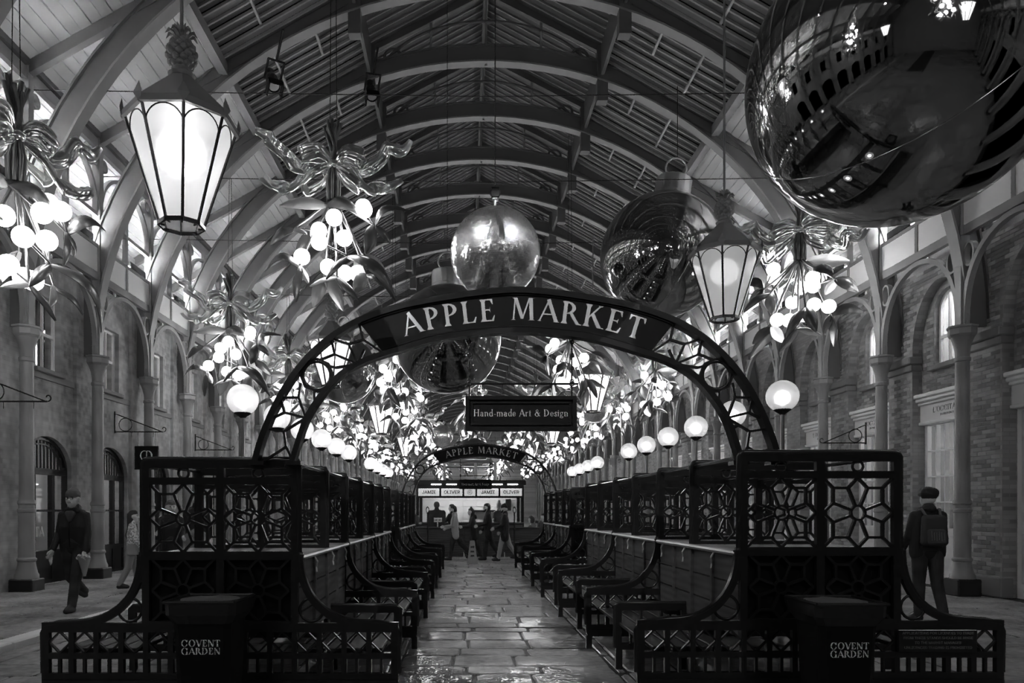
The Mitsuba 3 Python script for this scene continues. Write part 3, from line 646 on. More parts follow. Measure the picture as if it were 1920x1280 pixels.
def frame_parts(P, full, prefix='frame'):
    """one cast end frame. full: with the curved bench ends; otherwise the upper part only"""
    d = .045
    up = sbox(-.6, .60 if full else 1.12, .6, FT)
    holes = []
    for x0, x1 in ((-.545, -.03), (.03, .545)):
        holes += [sbox(x0, 1.755, x1, FT - .065), sbox(x0, YT + .03, x1, 1.70)]
        if full: holes.append(sbox(x0, .65, x1, YT - .035))
    border = rr_poly(-.6, .6, .58 if full else 1.12, FT, .03).difference(unary_union(holes))
    P.add(prefix, ext(border, d, 'xz', -d / 2), 'm_black')
    pan = [(-.2875, 1.4425, 1.70 - YT - .03)] + [(.2875, 1.4425, 1.70 - YT - .03)]
    for cx, cz, hh in pan:
        P.add(f'{prefix}__flower_panel', ext(flower((cx, cz), hh / 2).intersection(sbox(cx - .262, YT + .02, cx + .262, 1.71)), .028, 'xz', -.014), 'm_black')
        P.add(f'{prefix}__ring', ring((cx, 0, 1.79), .040, .011, 'y', 20, 6), 'm_black', True)
    if full:
        for cx in (-.2875, .2875):
            P.add(f'{prefix}__flower_panel', ext(flower((cx, .885), .235).intersection(sbox(cx - .262, .64, cx + .262, YT - .03)), .028, 'xz', -.014), 'm_black')
    top = [(-.6, YT if not full else 1.16), (-.6, FT - .03), (-.585, FT - .005), (-.56, FT), (.56, FT), (.585, FT - .005), (.6, FT - .03), (.6, YT if not full else 1.16)]
    P.add(f'{prefix}__top_rail', tube([(x, 0, z) for x, z in top], .026, 8), 'm_black_rail', True)
    if full:
        cells = []
        x0, n = -1.335, 14; p = 2.67 / n
        b = rr_poly(-1.37, 1.37, .14, .635, .03)
        for i in range(n):
            a = x0 + i * p
            b = b.difference(sbox(a + .02, .405, a + p - .02, .565)).difference(sbox(a + .02, .25, a + p - .02, .36))
            cx, cz = a + p / 2, .485
            dm = Polygon([(cx - .085, cz), (cx, cz + .085), (cx + .085, cz), (cx, cz - .085)])
            cells += [dm.buffer(.004).difference(dm.buffer(-.008)).intersection(sbox(a + .015, .40, a + p - .015, .57)), sbox(cx - .011, .245, cx + .011, .365)]
        P.add(f'{prefix}__bench_end', ext(b, d, 'xz', -d / 2), 'm_black')
        P.add(f'{prefix}__bench_lattice', ext(unary_union(cells), .026, 'xz', -.013), 'm_black')
        P.add(f'{prefix}__plinth', cat([bx(-1.36, 1.36, -.04, .04, .13, .20), bx(-1.37, -1.31, -.03, .03, 0, .14), bx(1.31, 1.37, -.03, .03, 0, .14), bx(-.6, -.54, -.03, .03, 0, .14), bx(.54, .6, -.03, .03, 0, .14)]), 'm_black')
        for s in (-1, 1):
            c = side_curve(s)
            P.add(f'{prefix}__side_scroll', ext(LineString(c).buffer(.028, cap_style=2).union(Polygon(c[-6:] + [(s * .6, c[-6][1])])), d, 'xz', -d / 2), 'm_black')
            P.add(f'{prefix}__scroll_rail', tube([(s * 1.365, 0, .25), (s * 1.37, 0, .56), (s * 1.35, 0, .61)] + [(x, 0, z + .02) for x, z in c[1:]], .024, 8), 'm_black_rail', True)
            P.add(f'{prefix}__ring', ring((s * .70, 0, .735), .09, .011, 'y', 24, 6), 'm_black', True)
def low_end(P, s):
    """the lower bench end half-way along a stall"""
    g = rr_poly(.62, 1.27, .18, .60, .03)
    for i in range(3):
        a = .665 + i * .19
        g = g.difference(sbox(a, .40, a + .17, .54)).difference(sbox(a, .24, a + .075, .36)).difference(sbox(a + .095, .24, a + .17, .36))
    g = affinity.scale(g, s, 1, origin=(0, 0))
    P.add('bench_arm', cat([ext(g, .045, 'xz', -.022), bx(min(s * 1.21, s * 1.27), max(s * 1.21, s * 1.27), -.025, .025, 0, .19), bx(min(s * .62, s * .68), max(s * .62, s * .68), -.025, .025, 0, .19)]), 'm_black')
    P.add('bench_arm_rail', tube([(s * .62, 0, .605), (s * 1.24, 0, .605), (s * 1.27, 0, .575), (s * 1.272, 0, .2)], .022, 8), 'm_black_rail', True)
SB = 2.33
def stall_proto(last, gap=SB):
    P = Proto()
    frame_parts(P, True, 'end_frame')
    Q = Proto(); frame_parts(Q, False, 'mid_frame')
    for s_, d, l, kd in Q.e: P.e.append((s_, d, l, kd, SB / 2))
    P.add('end_board', bx(-.56, .56, .03, .05, .62, YT - .04), 'm_black_matt')
    P.add('tabletop', cat([cham(-.62 + .31 * i + .004, -.31 + .31 * i - .004, .02, SB - .05, YT - .035, YT, .006) for i in range(4)]), 'm_table')
    for s in (-1, 1):
        for j in range(4):
            y0 = .03 + j * (SB - .08) / 4; y1 = y0 + (SB - .08) / 4
            x0, x1 = sorted((s * .56, s * .595))
            P.add('counter_plank', cham(x0, x1, y0 + .006, y1 - .006, .50, YT - .04, .006), 'm_wood')
            if j: P.add('batten', cham(*sorted((s * .59, s * .62)), y0 - .022, y0 + .022, .50, YT - .05, .005), 'm_wood')
        P.add('cross_seam', cat([bx(*sorted((s * .594, s * .600)), .03, SB - .05, z, z + .012) for z in (.70, .90)]), 'm_black_matt')
        for y in (.5, 1.3, 2.05): P.add('tie_cord', tube([(s * .62, y, YT - .03), (s * .645, y + .01, YT - .08), (s * .63, y + .04, YT - .13), (s * .64, y + .02, YT - .17)], .008, 5), 'm_strap')
        for j in range(4):
            x0, x1 = sorted((s * (.66 + .15 * j), s * (.79 + .15 * j)))
            P.add('bench_slat', cham(x0, x1, .03, SB - .05, .40, .435, .006), 'm_seat')
        Q = Proto(); low_end(Q, s)
        for s_, d, l, kd in Q.e: P.e.append((s_ + ('' if s < 0 else '_001'), d, l, kd, SB * .55))
        P.add('top_bar', rod((s * .575, 0, FT - .03), (s * .575, SB - .05, FT - .03), .016, 6), 'm_black_rail')
        P.add('table_nosing', rod((s * .62, 0, YT - .018), (s * .62, SB - .05, YT - .018), .022, 8), 'm_table')
    P.add('hanging_rail', cat([rod((x, 0, 1.73), (x, SB - .05, 1.73), .012, 6) for x in (-.3, 0, .3)]), 'm_black_rail')
    if last:
        Q = Proto(); frame_parts(Q, True, 'far_frame')
        for s_, d, l, kd in Q.e: P.e.append((s_, d, l, kd, gap))
    return P
def put_stall(P, key, x, y, z):
    for e in P.e:
        off = e[4] if len(e) > 4 else 0
        scene[f'{key}__{e[0]}'] = {**e[1], 'to_world': T().translate([x, y + off, z])}
stA, stB = stall_proto(False), stall_proto(True)
STALLS = []
for side, X, Y, z in (('left', -1.876, 5.76, 0.0), ('right', 2.665, 5.60, .042)):
    for blk, y0, n in (('near', Y, 3), ('far', 14.4, 2)):
        for i in range(n):
            yy = y0 + SB * i
            key = thing('market_stall', f'black iron market stall, {ORD[i]} in the {blk} row {side} of the aisle', 'market stall', f'{blk} stalls {side} of the aisle')
            put_stall(stB if i == n - 1 else stA, key, X, yy, z); STALLS.append((side, X, yy, z))
# dark boxes stowed under the first stalls are the counters' insides
for side, X, Y, z in STALLS:
    solo('storage_locker', cat([bx(X - .53, X + .53, Y + .12, Y + SB - .08, .50, YT - .05)]), 'm_black_matt', f'dark locker under the table of the stall {side} of the aisle, behind its boards', 'locker', 'lockers under the stalls') if 0 else None
# the notice on the right stall
pq = thing('notice_plate', 'dark iron notice plate on the bench end of the right stall', 'notice')
part(pq, 'plate', cham(3.225, 3.815, 5.545, 5.565, .445, .615, .006), 'm_black')
for j, s in enumerate(('APPLICATIONS FOR LICENCES TO TRADE', 'FROM THESE STANDS SHOULD BE MADE', 'TO THE MARKET MANAGER', 'UNLICENCED TRADING IS PROHIBITED')):
    m = inter(s, .019, .003); m.apply_transform(trimesh.transformations.rotation_matrix(math.pi / 2, (1, 0, 0)))
    w = m.bounds[1][0]; part(pq, 'lettering', moved(m, (3.52 - w / 2, 5.545, .582 - .036 * j)), 'm_letter_dim')

# ---------------------------------------------------------------- the sign arches over the aisle
OX = np.array([0, 178, 280, 330, 390, 433, 463, 478, 487]) / 246.; OZ = np.array([0, 22, 51, 77, 127, 185, 245, 285, 318]) / 246.
IX = np.array([0, 115, 228, 280, 325, 365, 392, 408, 418]) / 246.; IZ = np.array([75, 84, 113, 130, 155, 197, 240, 285, 318]) / 246.
def curve_fn(X, Z):
    s = np.r_[0, np.cumsum(np.hypot(np.diff(X), np.diff(Z)))]
    fx, fz = PchipInterpolator(s, X), PchipInterpolator(s, Z)
    return lambda u: (float(fx(u * s[-1])), float(fz(u * s[-1])))
fo, fi = curve_fn(OX, OZ), curve_fn(IX, IZ)
ZTOP = 3.168
def arch_pts(f, n=60):
    us = np.linspace(0, 1, n)
    R = [f(u) for u in us]
    return [(-x, ZTOP - z) for x, z in R[::-1]] + [(x, ZTOP - z) for x, z in R[1:]]
def SP(side, u, v):
    """point of the arch band: u from crown to foot, v from the inner rail to the outer"""
    a, b = fi(u), fo(u)
    return (side * (a[0] + (b[0] - a[0]) * v), ZTOP - (a[1] + (b[1] - a[1]) * v))
arch = Proto()
po, pi_ = arch_pts(fo), arch_pts(fi)
def band(pts, w): return LineString(pts).buffer(w / 2, cap_style=2)
arch.add('outer_rail', ext(band(po, .045), .10, 'xz', -.05), 'm_black'); arch.add('inner_rail', ext(band(pi_, .04), .10, 'xz', -.05), 'm_black')
UE = .475
us = np.linspace(0, UE, 30)
L_, R_ = [SP(-1, u, 1) for u in us], [SP(1, u, 1) for u in us]
Li, Ri = [SP(-1, min(u * 1.0, UE), 0) for u in us], [SP(1, u, 0) for u in us]
board_poly = Polygon(L_[::-1] + R_[1:] + Ri[::-1] + Li[1:])
arch.add('sign_board', ext(board_poly, .05, 'xz', -.025), 'm_sign')
arch.add('moulding', cat([tube([(x, -.03, z) for x, z in ([SP(-1, u, v) for u in us[::-1]] + [SP(1, u, v) for u in us[1:]])], .008, 6) for v in (.10, .90)]), 'm_sign', True)
# tracery between the rails
def seg(side, *uv): tr.append(ln([SP(side, *q) for q in uv], .016))
for s in (-1, 1):
    tr = []
    seg(s, (UE, 1), (.50, .55)); seg(s, (UE, 0), (.50, .55)); seg(s, (.50, .55), (.545, .62)); seg(s, (.545, .62), (.57, 1)); seg(s, (.545, .62), (.575, .02)); seg(s, (.575, .02), (.52, .3)); seg(s, (.57, 1), (.60, .6)); seg(s, (.60, .6), (.575, .02)); seg(s, (.575, .02), (.635, .28)); seg(s, (.60, .6), (.645, .75)); seg(s, (.635, .28), (.645, .5))
    seg(s, (.735, .72), (.78, .55)); seg(s, (.735, .3), (.77, .1)); seg(s, (.78, .55), (.80, 1)); seg(s, (.78, .55), (.84, .05)); seg(s, (.84, .05), (.84, .7)); seg(s, (.84, .7), (.80, 1)); seg(s, (.84, .7), (.87, 1)); seg(s, (.84, .05), (.90, .5)); seg(s, (.90, .5), (.90, 1)); seg(s, (.90, .5), (.95, .3)); seg(s, (.95, .3), (1, 0)); seg(s, (.95, .3), (1, .8))
    arch.add('tracery', ext(unary_union(tr), .03, 'xz', -.015), 'm_black')
for s in (-1, 1):
    c = SP(s, .69, .5); q0, q1 = SP(s, .69, 0), SP(s, .69, 1); R = math.hypot(q0[0] - q1[0], q0[1] - q1[1]) * .40
    arch.add('ring', ring((c[0], 0, c[1]), R, .014, 'y', 30, 6), 'm_black', True)
    tr2 = [ln([(c[0] + R * 1.18 * math.cos(t), c[1] + R * 1.18 * math.sin(t)), (c[0] + R * 1.18 * math.cos(t + .785), c[1] + R * 1.18 * math.sin(t + .785))], .013) for t in np.arange(8) * .785]
    arch.add('ring_surround', ext(unary_union(tr2), .03, 'xz', -.015), 'm_black')
    f = SP(s, 1, .5)
    arch.add('foot', cat([bx(s * 1.69 - .06, s * 1.69 + .06, -.06, .06, f[1] - .03, f[1]), bx(s * 1.97 - .06, s * 1.97 + .06, -.06, .06, f[1] - .03, f[1])]), 'm_black')
def curved_text(P, txt, h, v0, start, end, front=-.025, mat='m_letter', each=True):
    """letters set round the band between two crown angles (metres along x)"""
    n, x = [], 0.
    for ch in txt:
        if ch == ' ': x += .50; continue
        g, a = glyph(ch); n.append((g, x + a / 2, a)); x += a + .16
    tot = x - .16
    for g, c, a in n:
        X = start + (end - start) * c / tot
        # u of that x on the middle line
        lo, hi = 0., 1.
        for _ in range(40):
            m = (lo + hi) / 2
            if SP(1, m, .5)[0] < abs(X): lo = m
            else: hi = m
        s = 1 if X >= 0 else -1
        p = SP(s, lo, v0); q = SP(s, max(0, lo - .01), v0); q2 = SP(s, lo + .01, v0)
        ang = math.atan2(q2[1] - q[1], q2[0] - q[0]) if s > 0 else math.atan2(q[1] - q2[1], q[0] - q2[0])
        k = affinity.scale(affinity.translate(g, -a / 2, 0), h, h, origin=(0, 0))
        k = affinity.translate(affinity.rotate(k, ang, origin=(0, 0), use_radians=True), p[0], p[1])
        m = ext(k, .006, 'xz', front - .006)
        if each: P.add('letter', m, mat)
        else: n_.append(m)
curved_text(arch, 'APPLE MARKET', .168, .26, -.885, .985)
AX = .400
ka = thing('sign_arch', 'large black iron arch lettered APPLE MARKET on the nearest two stalls', 'sign arch')
arch.put(ka, T().translate([AX, 5.68, 0]))
kb = thing('sign_arch', 'smaller-looking distant arch lettered APPLE MARKET before the kiosk', 'sign arch')
arch.put(kb, T().translate([.395, 19.06, 0.02]))
def hanging_sign(key, x, y, zc, w, h, txt, th):
    part(key, 'board', cham(x - w / 2, x + w / 2, y - .03, y + .03, zc - h / 2, zc + h / 2, .008), 'm_sign')
    fr = sbox(x - w / 2, zc - h / 2, x + w / 2, zc + h / 2)
    part(key, 'moulding', cat([ext(fr.difference(fr.buffer(-.028, join_style=2)), .022, 'xz', y - .052), ext(fr.buffer(-.042, join_style=2).difference(fr.buffer(-.056, join_style=2)), .012, 'xz', y - .042)]), 'm_black_rail')
    g, wd = text_shape(txt, th); g = affinity.scale(g, w * .85 / wd, 1, origin=(0, 0)); wd = w * .85
    part(key, 'lettering', ext(affinity.translate(g, x - wd / 2, zc - th * .42), .005, 'xz', y - .036), 'm_letter')
    part(key, 'hanging_bar', rod((x - w / 2 + .04, y, zc + h / 2 + .10), (x + w / 2 + .02, y, zc + h / 2 + .10), .008, 6), 'm_black')
    for s in (-1, 1):
        xx = x + s * (w / 2 - .03)
        top = zc + h / 2 + .10
        ul = ZTOP - fi(abs(xx - AX) / 4)[1]
        n = max(3, int((2.84 - top) / .05))
        part(key, 'chain', cat([rod((xx, y, top), (xx, y, 2.85), .006, 5)] + [ring((xx, y, top + .05 * j + .02), .014, .005, 'x' if j % 2 else 'y', 10, 5) for j in range(n)]), 'm_black')
        part(key, 'eyelet', cat([rod((xx, y, zc + h / 2), (xx, y, top), .006, 5), ring((xx, y, top), .018, .006, 'y', 12, 5)]), 'm_black')
hs = thing('hanging_sign', 'dark framed board lettered Hand-made Art & Design hung under the large arch', 'hanging sign')
hanging_sign(hs, .434, 5.72, 2.240, .845, .262, 'Hand-made Art & Design', .053)
hs = thing('hanging_sign', 'small distant board lettered Hand-made Art & Design under the far arch', 'hanging sign')
hanging_sign(hs, .29, 19.06, 2.17, .82, .24, 'Hand-made Art & Design', .062)

# ---------------------------------------------------------------- globe lamps on the stalls
globe = Proto()
gm = ball((0, 0, 0), .132, 3)
zc = gm.vertices[:, 2] / .132
gv = EX * L_GLOBE * np.clip(.8 + .6 * np.exp(-((zc + .05) / .42) ** 2), 0, 2)
gd = mikit.ply(gm, 'm_frost', True, color=np.repeat(gv[:, None], 3, 1))
gd['emitter'] = {'type': 'area', 'radiance': {'type': 'mesh_attribute', 'name': 'vertex_color'}, 'sampling_weight': .3}
globe.e.append(('glass_globe', gd, None, None))
globe.add('bulb', ball((0, 0, -.015), .058, 2), 'm_glow', True, emit=5.0, weight=.05)
globe.add('collar', lathe([(0, -.155), (.02, -.155), (.03, -.145), (.07, -.118), (.07, -.108), (0, -.108)], 16), 'm_black')
globe.add('post', lathe([(0, -.56), (.035, -.56), (.035, -.535), (.018, -.52), (.016, -.15), (0, -.15)], 10), 'm_steel')
for side, X, z in (('left', -1.876, 2.44), ('right', 2.665, 2.458)):
    i = 0
    for y in [6.33 + 1.165 * j for j in range(6)] + [15.0 + 1.15 * j for j in range(4)]:
        if side == 'right': y -= .08
        key = thing('globe_lamp', f'{ORD[i]} glowing white globe lamp from the camera in the {side} row above the stalls', 'globe lamp', f'globe lamps above the {side} stalls')
        globe.put(key, T().translate([X, y, z])); i += 1

# ---------------------------------------------------------------- litter bins
for side, x, y in (('left', -1.765, 5.2), ('right', 2.535, 5.1)):
    b = thing('litter_bin', f'black litter bin with white COVENT GARDEN lettering before the {side} stall', 'litter bin')
    W = .215
    def sq(w, z, r=.04): return [(sx * (w - (r if k else 0)), sy * (w - (0 if k else r)), z) for sx in (-1, 1) for sy in (-1, 1) for k in (0, 1)]
    mv = lambda m: moved(m, (x, y, 0))
    part(b, 'body', mv(hull(sq(.165, .02) + sq(.195, .745))), 'm_black_matt')
    part(b, 'rim', mv(cat([hull(sq(.235, .80) + sq(.24, .885) + sq(.20, .74))])), 'm_black')
    part(b, 'hood_edge', mv(cat([tube([(-.235, -.235, .888), (.235, -.235, .888)], .012, 6), tube([(-.235, .235, .888), (.235, .235, .888)], .012, 6), tube([(.235, -.235, .888), (.235, .235, .888)], .012, 6), tube([(-.235, -.235, .888), (-.235, .235, .888)], .012, 6)])), 'm_black_rail')
    r2 = random.Random(5 if side == 'left' else 6)
    liner = trimesh.creation.icosphere(3, 1.0); n_ = np.array([meshkit.noise(liner.vertices * 3.1)]).ravel() if hasattr(meshkit, 'noise') else 0
    liner.apply_scale((.2, .2, .03)); liner.vertices[:, 2] = liner.vertices[:, 2] * .4 + .014 * n_ - .008
    part(b, 'bin_liner', moved(liner, (x, y, .885)), 'm_grey_cloth', True)
    for j, s in enumerate(('COVENT', 'GARDEN')):
        g, wd = text_shape(s, .045, .02); k = .257 / .045 / wd * .045
        st = unary_union([sbox(-1, .020, 5, .023), *[sbox(q, -1, q + .003, 1) for q in np.arange(.022, wd, .040)]])
        g = affinity.scale(g.difference(st), k, 1.0, origin=(0, 0))
        m = ext(affinity.translate(g, -.1285, 0), .004, 'xz', 0)
        sl = math.atan2(.03, .725)
        zz = .589 - .054 * j
        m = turned(m, sl); m = moved(m, (x, y - .195 + (.745 - zz) * .03 / .725 - .007, zz)); part(b, 'lettering', m, 'm_white')

# ---------------------------------------------------------------- street lanterns hung from the roof
lan = Proto()
N8 = 8
def octo(r, z, ph=math.pi / 8): return [(r * math.cos(ph + i * math.pi / 4), r * math.sin(ph + i * math.pi / 4), z) for i in range(N8)]
zt, zb_, rt, rb = 1.27, 0.0, .66, .27
lan.add('roof_cap', hull(octo(.70, 1.30) + octo(.70, 1.34) + octo(.13, 1.86) + octo(.13, 1.90)), 'm_lantern')
lan.add('neck', lathe([(0, 1.88), (.15, 1.88), (.17, 1.92), (.12, 1.96), (.12, 2.02), (0, 2.02)], 16), 'm_lantern', 40)
pine = []
for j in range(6):
    for i in range(9):
        t = (j + .5) / 6; R = .135 * math.sin(.5 + 2.2 * t) + .02; a_ = (i + .5 * (j % 2)) * 2 * math.pi / 9
        pine.append(ball((R * math.cos(a_), R * math.sin(a_), 2.02 + .33 * t), .052, 1, (1, 1, 1)))
pine.append(ball((0, 0, 2.18), .15, 2, (.95, .95, 1.25)))
pine[-1].vertices[:, 2] -= 2.18 * .25
lan.add('pineapple', cat(pine), 'm_lantern', True)
cr = []
for i in range(10):
    a_ = i * 2 * math.pi / 10; c_, s_ = math.cos(a_), math.sin(a_)
    P_ = [(.03 * c_, .03 * s_, 2.34), (.09 * c_, .09 * s_, 2.44), (.16 * c_, .16 * s_, 2.46), (.20 * c_, .20 * s_, 2.40)]
    cr.append(tube(P_, [.03, .035, .022, .004], 5))
    cr.append(tube([(.02 * c_, .02 * s_, 2.36), (.05 * c_, .05 * s_, 2.52), (.09 * c_, .09 * s_, 2.56)], [.03, .025, .004], 5))
lan.add('pineapple_crown', cat(cr), 'm_lantern')
lan.add('hanging_pole', rod((0, 0, 2.4), (0, 0, 6.52), .024, 8), 'm_lantern')
ot, ob = octo(rt, zt), octo(rb, zb_)
for i in range(N8):
    j = (i + 1) % N8
    lan.add('glass_bar', tube([ob[i], ot[i]], .020, 6), 'm_black')
    q = np.array([ob[i], ob[j], ot[j], ot[i]]); nrm = np.cross(q[1] - q[0], q[3] - q[0]); nrm /= np.linalg.norm(nrm)
    q2 = q - nrm * .01
    lan.add('glass_pane', trimesh.Trimesh(q2, [(0, 1, 2), (0, 2, 3)], process=False), 'm_glow', emit=1.0)
    # arched head of each pane
    cx_ = (q[2] + q[3]) / 2; e1 = (q[2] - q[3]) / 2; up = ((q[3] + q[2]) - (q[0] + q[1])) / 2; up /= np.linalg.norm(up)
    R = np.linalg.norm(e1) * .92; e1 /= np.linalg.norm(e1)
    pts = [cx_ - up * (R + .02) + (e1 * math.cos(t) + up * math.sin(t)) * R * (1 if True else 1) for t in np.linspace(0, math.pi, 14)]
    lan.add('pane_arch', tube(pts, .009, 5), 'm_black')
    lan.add('acroterion', hull([np.array(ot[i]) * (1.06, 1.06, 1) + d_ for d_ in (np.array([-.0, 0, -.04]), np.array([.0, 0, .22]))] + [np.array(ot[i]) * (1.1, 1.1, 1) + (w * math.sin(math.pi / 8 + i * math.pi / 4), -w * math.cos(math.pi / 8 + i * math.pi / 4), .08) for w in (-.07, .07)] + [np.array(ot[i]) * (1.02, 1.02, 1) + (0, 0, .05)]), 'm_lantern')
lan.add('eave_ring', cat([beam(np.array(octo(.69, 1.285)[i]), np.array(octo(.69, 1.285)[(i + 1) % 8]), .05, .07) for i in range(8)]), 'm_lantern')
lan.add('base_ring', cat([beam(np.array(octo(.28, -.01)[i]), np.array(octo(.28, -.01)[(i + 1) % 8]), .03, .05) for i in range(8)] + [beam(np.array(octo(.2, -.03)[i]), np.array(octo(.28, -.02)[i]), .015, .02) for i in range(8)]), 'm_black')
lan.add('bulb', ball((0, 0, .93), .27, 2), 'm_glow', True, emit=1.0)
LANS = [(-3.63, 9.6, 5.22, 1.0, 'bright glass street lantern with pineapple finial hanging upper left', 1.0), (4.95, 14.2, 5.20, .95, 'unlit-looking glass street lantern with pineapple finial before the large bauble', .55),
        (-3.9, 21.9, 5.2, 1., 'bright street lantern hanging behind the left foot of the large arch', 1.6), (-3.9, 35.4, 5.2, 1., 'bright street lantern hanging above the far end of the left stalls', 1.8), (4.75, 27.5, 5.2, 1., 'bright street lantern hanging right of the Hand-made sign', 1.9),
        (4.75, 40.5, 5.2, 1., 'distant street lantern below the hanging sign', 1.8), (-3.9, 50.5, 5.2, 1., 'distant street lantern, farthest in the left line', 1.8), (4.75, 53.0, 5.2, 1., 'distant street lantern, farthest in the right line', 1.8),
        (-3.9, -3.2, 5.2, 1., 'street lantern behind the camera on the left', 1.2), (4.75, -.8, 5.2, 1., 'street lantern behind the camera on the right', 1.2)]
for x, y, z, sc, lb, e in LANS:
    key = thing('street_lantern', lb, 'lantern', 'street lanterns hung from the roof')
    tw = T().translate([x, y, z - .05]).scale([sc, sc, sc])
    for s, d, l2, kd in lan.e:
        d2 = {**d, 'to_world': tw}
        if s.startswith('glass_pane'): d2['emitter'] = area(.36 * L_LANTERN * e * (6 if y < 0 else 1), .35 if y < 0 else .15)
        if s == 'bulb': d2['emitter'] = area((6 if e > .6 else .35) * L_LANTERN * 1.0, .1)
        if s.startswith('glass_pane'): d2['bsdf'] = {'type': 'ref', 'id': 'm_frost'}
        scene[f'{key}__{s}'] = d2
# ---------------------------------------------------------------- mirror balls
def mirror_ball(key, c, r, rows, seed, motor=True):
    rr = np.random.RandomState(seed); V, F = [], []
    for i in range(rows):
        t0, t1 = np.pi * i / rows, np.pi * (i + 1) / rows
        tm = (t0 + t1) / 2; n = max(4, int(round(2 * np.pi * math.sin(tm) / (np.pi / rows))))
        for j in range(n):
            p = 2 * np.pi * (j + .5) / n; dp = np.pi / n * .94; dt = (t1 - t0) / 2 * .94
            N = np.array([math.sin(tm) * math.cos(p), math.sin(tm) * math.sin(p), math.cos(tm)])
            E1 = np.array([-math.sin(p), math.cos(p), 0]); E2 = np.cross(N, E1)
            N2 = N + rr.normal(0, .05, 3); N2 /= np.linalg.norm(N2)
            w, h = r * math.sin(tm) * dp, r * dt
            E1b = E1 - N2 * np.dot(E1, N2); E2b = E2 - N2 * np.dot(E2, N2)
            b = len(V)
            for a_, b_ in ((-1, -1), (1, -1), (1, 1), (-1, 1)): V.append(N * r + a_ * E1b * w + b_ * E2b * h)
            F += [(b, b + 2, b + 1), (b, b + 3, b + 2)]
    m = trimesh.Trimesh(np.array(V) + c, np.array(F)[:, ::-1], process=False)
    if np.dot(m.face_normals[0], m.triangles_center[0] - c) < 0: m.invert()
    part(key, 'mirror_tiles', m, 'm_mirror', kind='stuff')
    part(key, 'core', ball(c, r * .993, 3), 'm_black', True)
    x, y, z = c; z += r
    part(key, 'motor', cat([bx(x - .055, x + .055, y - .055, y + .055, z + .16, z + .30), bx(x - .07, x + .07, y - .03, y + .03, z + .20, z + .26)]), 'm_black_matt')
    part(key, 'shackle', cat([lathe([(0, z - .01), (.05, z - .01), (.05, z + .02), (.018, z + .03), (.018, z + .12), (.05, z + .13), (.05, z + .155), (0, z + .155)], 12, (x, y, 0))]), 'm_steel')
    part(key, 'cable', rod((x, y, z + .3), (x, y, 14.2), .008, 5), 'm_cable')
for c, r, rows, lb in (((.455, 10.9, 5.25), .652, 74, 'large mirror ball hanging just above the large APPLE MARKET arch'), ((6.6, 38., 6.6), .62, 40, 'mirror ball hanging below the lantern right of the Hand-made sign'),
                       ((-1.25, 42.5, 5.75), .62, 40, 'small-looking distant mirror ball left of the Hand-made sign')):
    mirror_ball(thing('mirror_ball', lb, 'mirror ball'), np.array(c), r, rows, 3)
# ---------------------------------------------------------------- giant glossy baubles
def bauble(key, c, r, tilt, cap=True, az=0., lean=0.):
    c = np.array(c, float)
    part(key, 'globe', ball(c, r, 5), 'm_bauble', True)
    part(key, 'seam', turned(turned(ring((0, 0, 0), r * 1.0005, .006, 'x', 96, 6), az), tilt, (0, 1, 0)).apply_translation(c), 'm_bauble_seam', True)
    if cap:
        prof = [(0, r * .97), (.30 * r, r * .955), (.30 * r, r * 1.0), (.29 * r, r * 1.01), (.29 * r, r * 1.24), (.27 * r, r * 1.27), (0, r * 1.27)]
        m = lathe(prof, 48); ph = np.arctan2(m.vertices[:, 1], m.vertices[:, 0]); k = 1 + .02 * np.cos(16 * ph) * (np.abs(m.vertices[:, 2] - r * 1.12) < r * .2)
        m.vertices[:, :2] *= k[:, None]
        rot = trimesh.transformations.rotation_matrix(lean, (0, 1, 0)); m.apply_transform(rot); m.apply_translation(c); part(key, 'cap', m, 'm_steel', 40)
        h = cat([ring((0, 0, r * 1.45), r * .17, .022, 'y', 30, 8), lathe([(0, r * 1.26), (.05, r * 1.26), (.05, r * 1.31), (0, r * 1.31)], 10)]); h.apply_transform(rot); h.apply_translation(c); part(key, 'hanging_ring', h, 'm_steel', True)
        top = rot[:3, :3] @ np.array([0, 0, r * 1.6]) + c
    else: top = c + (0, 0, r)
    part(key, 'cable', cat([rod(top, (top[0], top[1], roof_z(top[0]) - .05 if abs(top[0] - XC) > LAN else 14.2), .008, 5)]), 'm_cable')
R_ = 1.3
bauble(thing('giant_bauble', 'huge dark glossy bauble filling the upper right corner', 'bauble'), (3.905, 6.70, EYE + 3.925), R_, .75, True, .5)
bauble(thing('giant_bauble', 'giant glossy bauble with metal cap behind the right lantern', 'bauble'), (4.64, 17.5, EYE + 5.97), 1.43, .3, True, .3, .16)
bauble(thing('giant_bauble', 'giant glossy bauble half hidden by the APPLE part of the large arch', 'bauble'), (-.40, 18.0, EYE + 4.12), R_, -.5, True, .2)
bauble(thing('giant_bauble', 'distant dark bauble behind the back left lantern', 'bauble'), (-4.75, 29.5, EYE + 5.55), R_, .4, True, .2)
bauble(thing('giant_bauble', 'distant dark bauble at the right edge of the Hand-made sign', 'bauble'), (7.25, 51.3, EYE + 5.8), R_, .4, True, .2)
bauble(thing('giant_bauble', 'distant dark bauble over the kiosk roof', 'bauble'), (.47, 43.5, EYE + 3.36), .9, .4, True, .2)

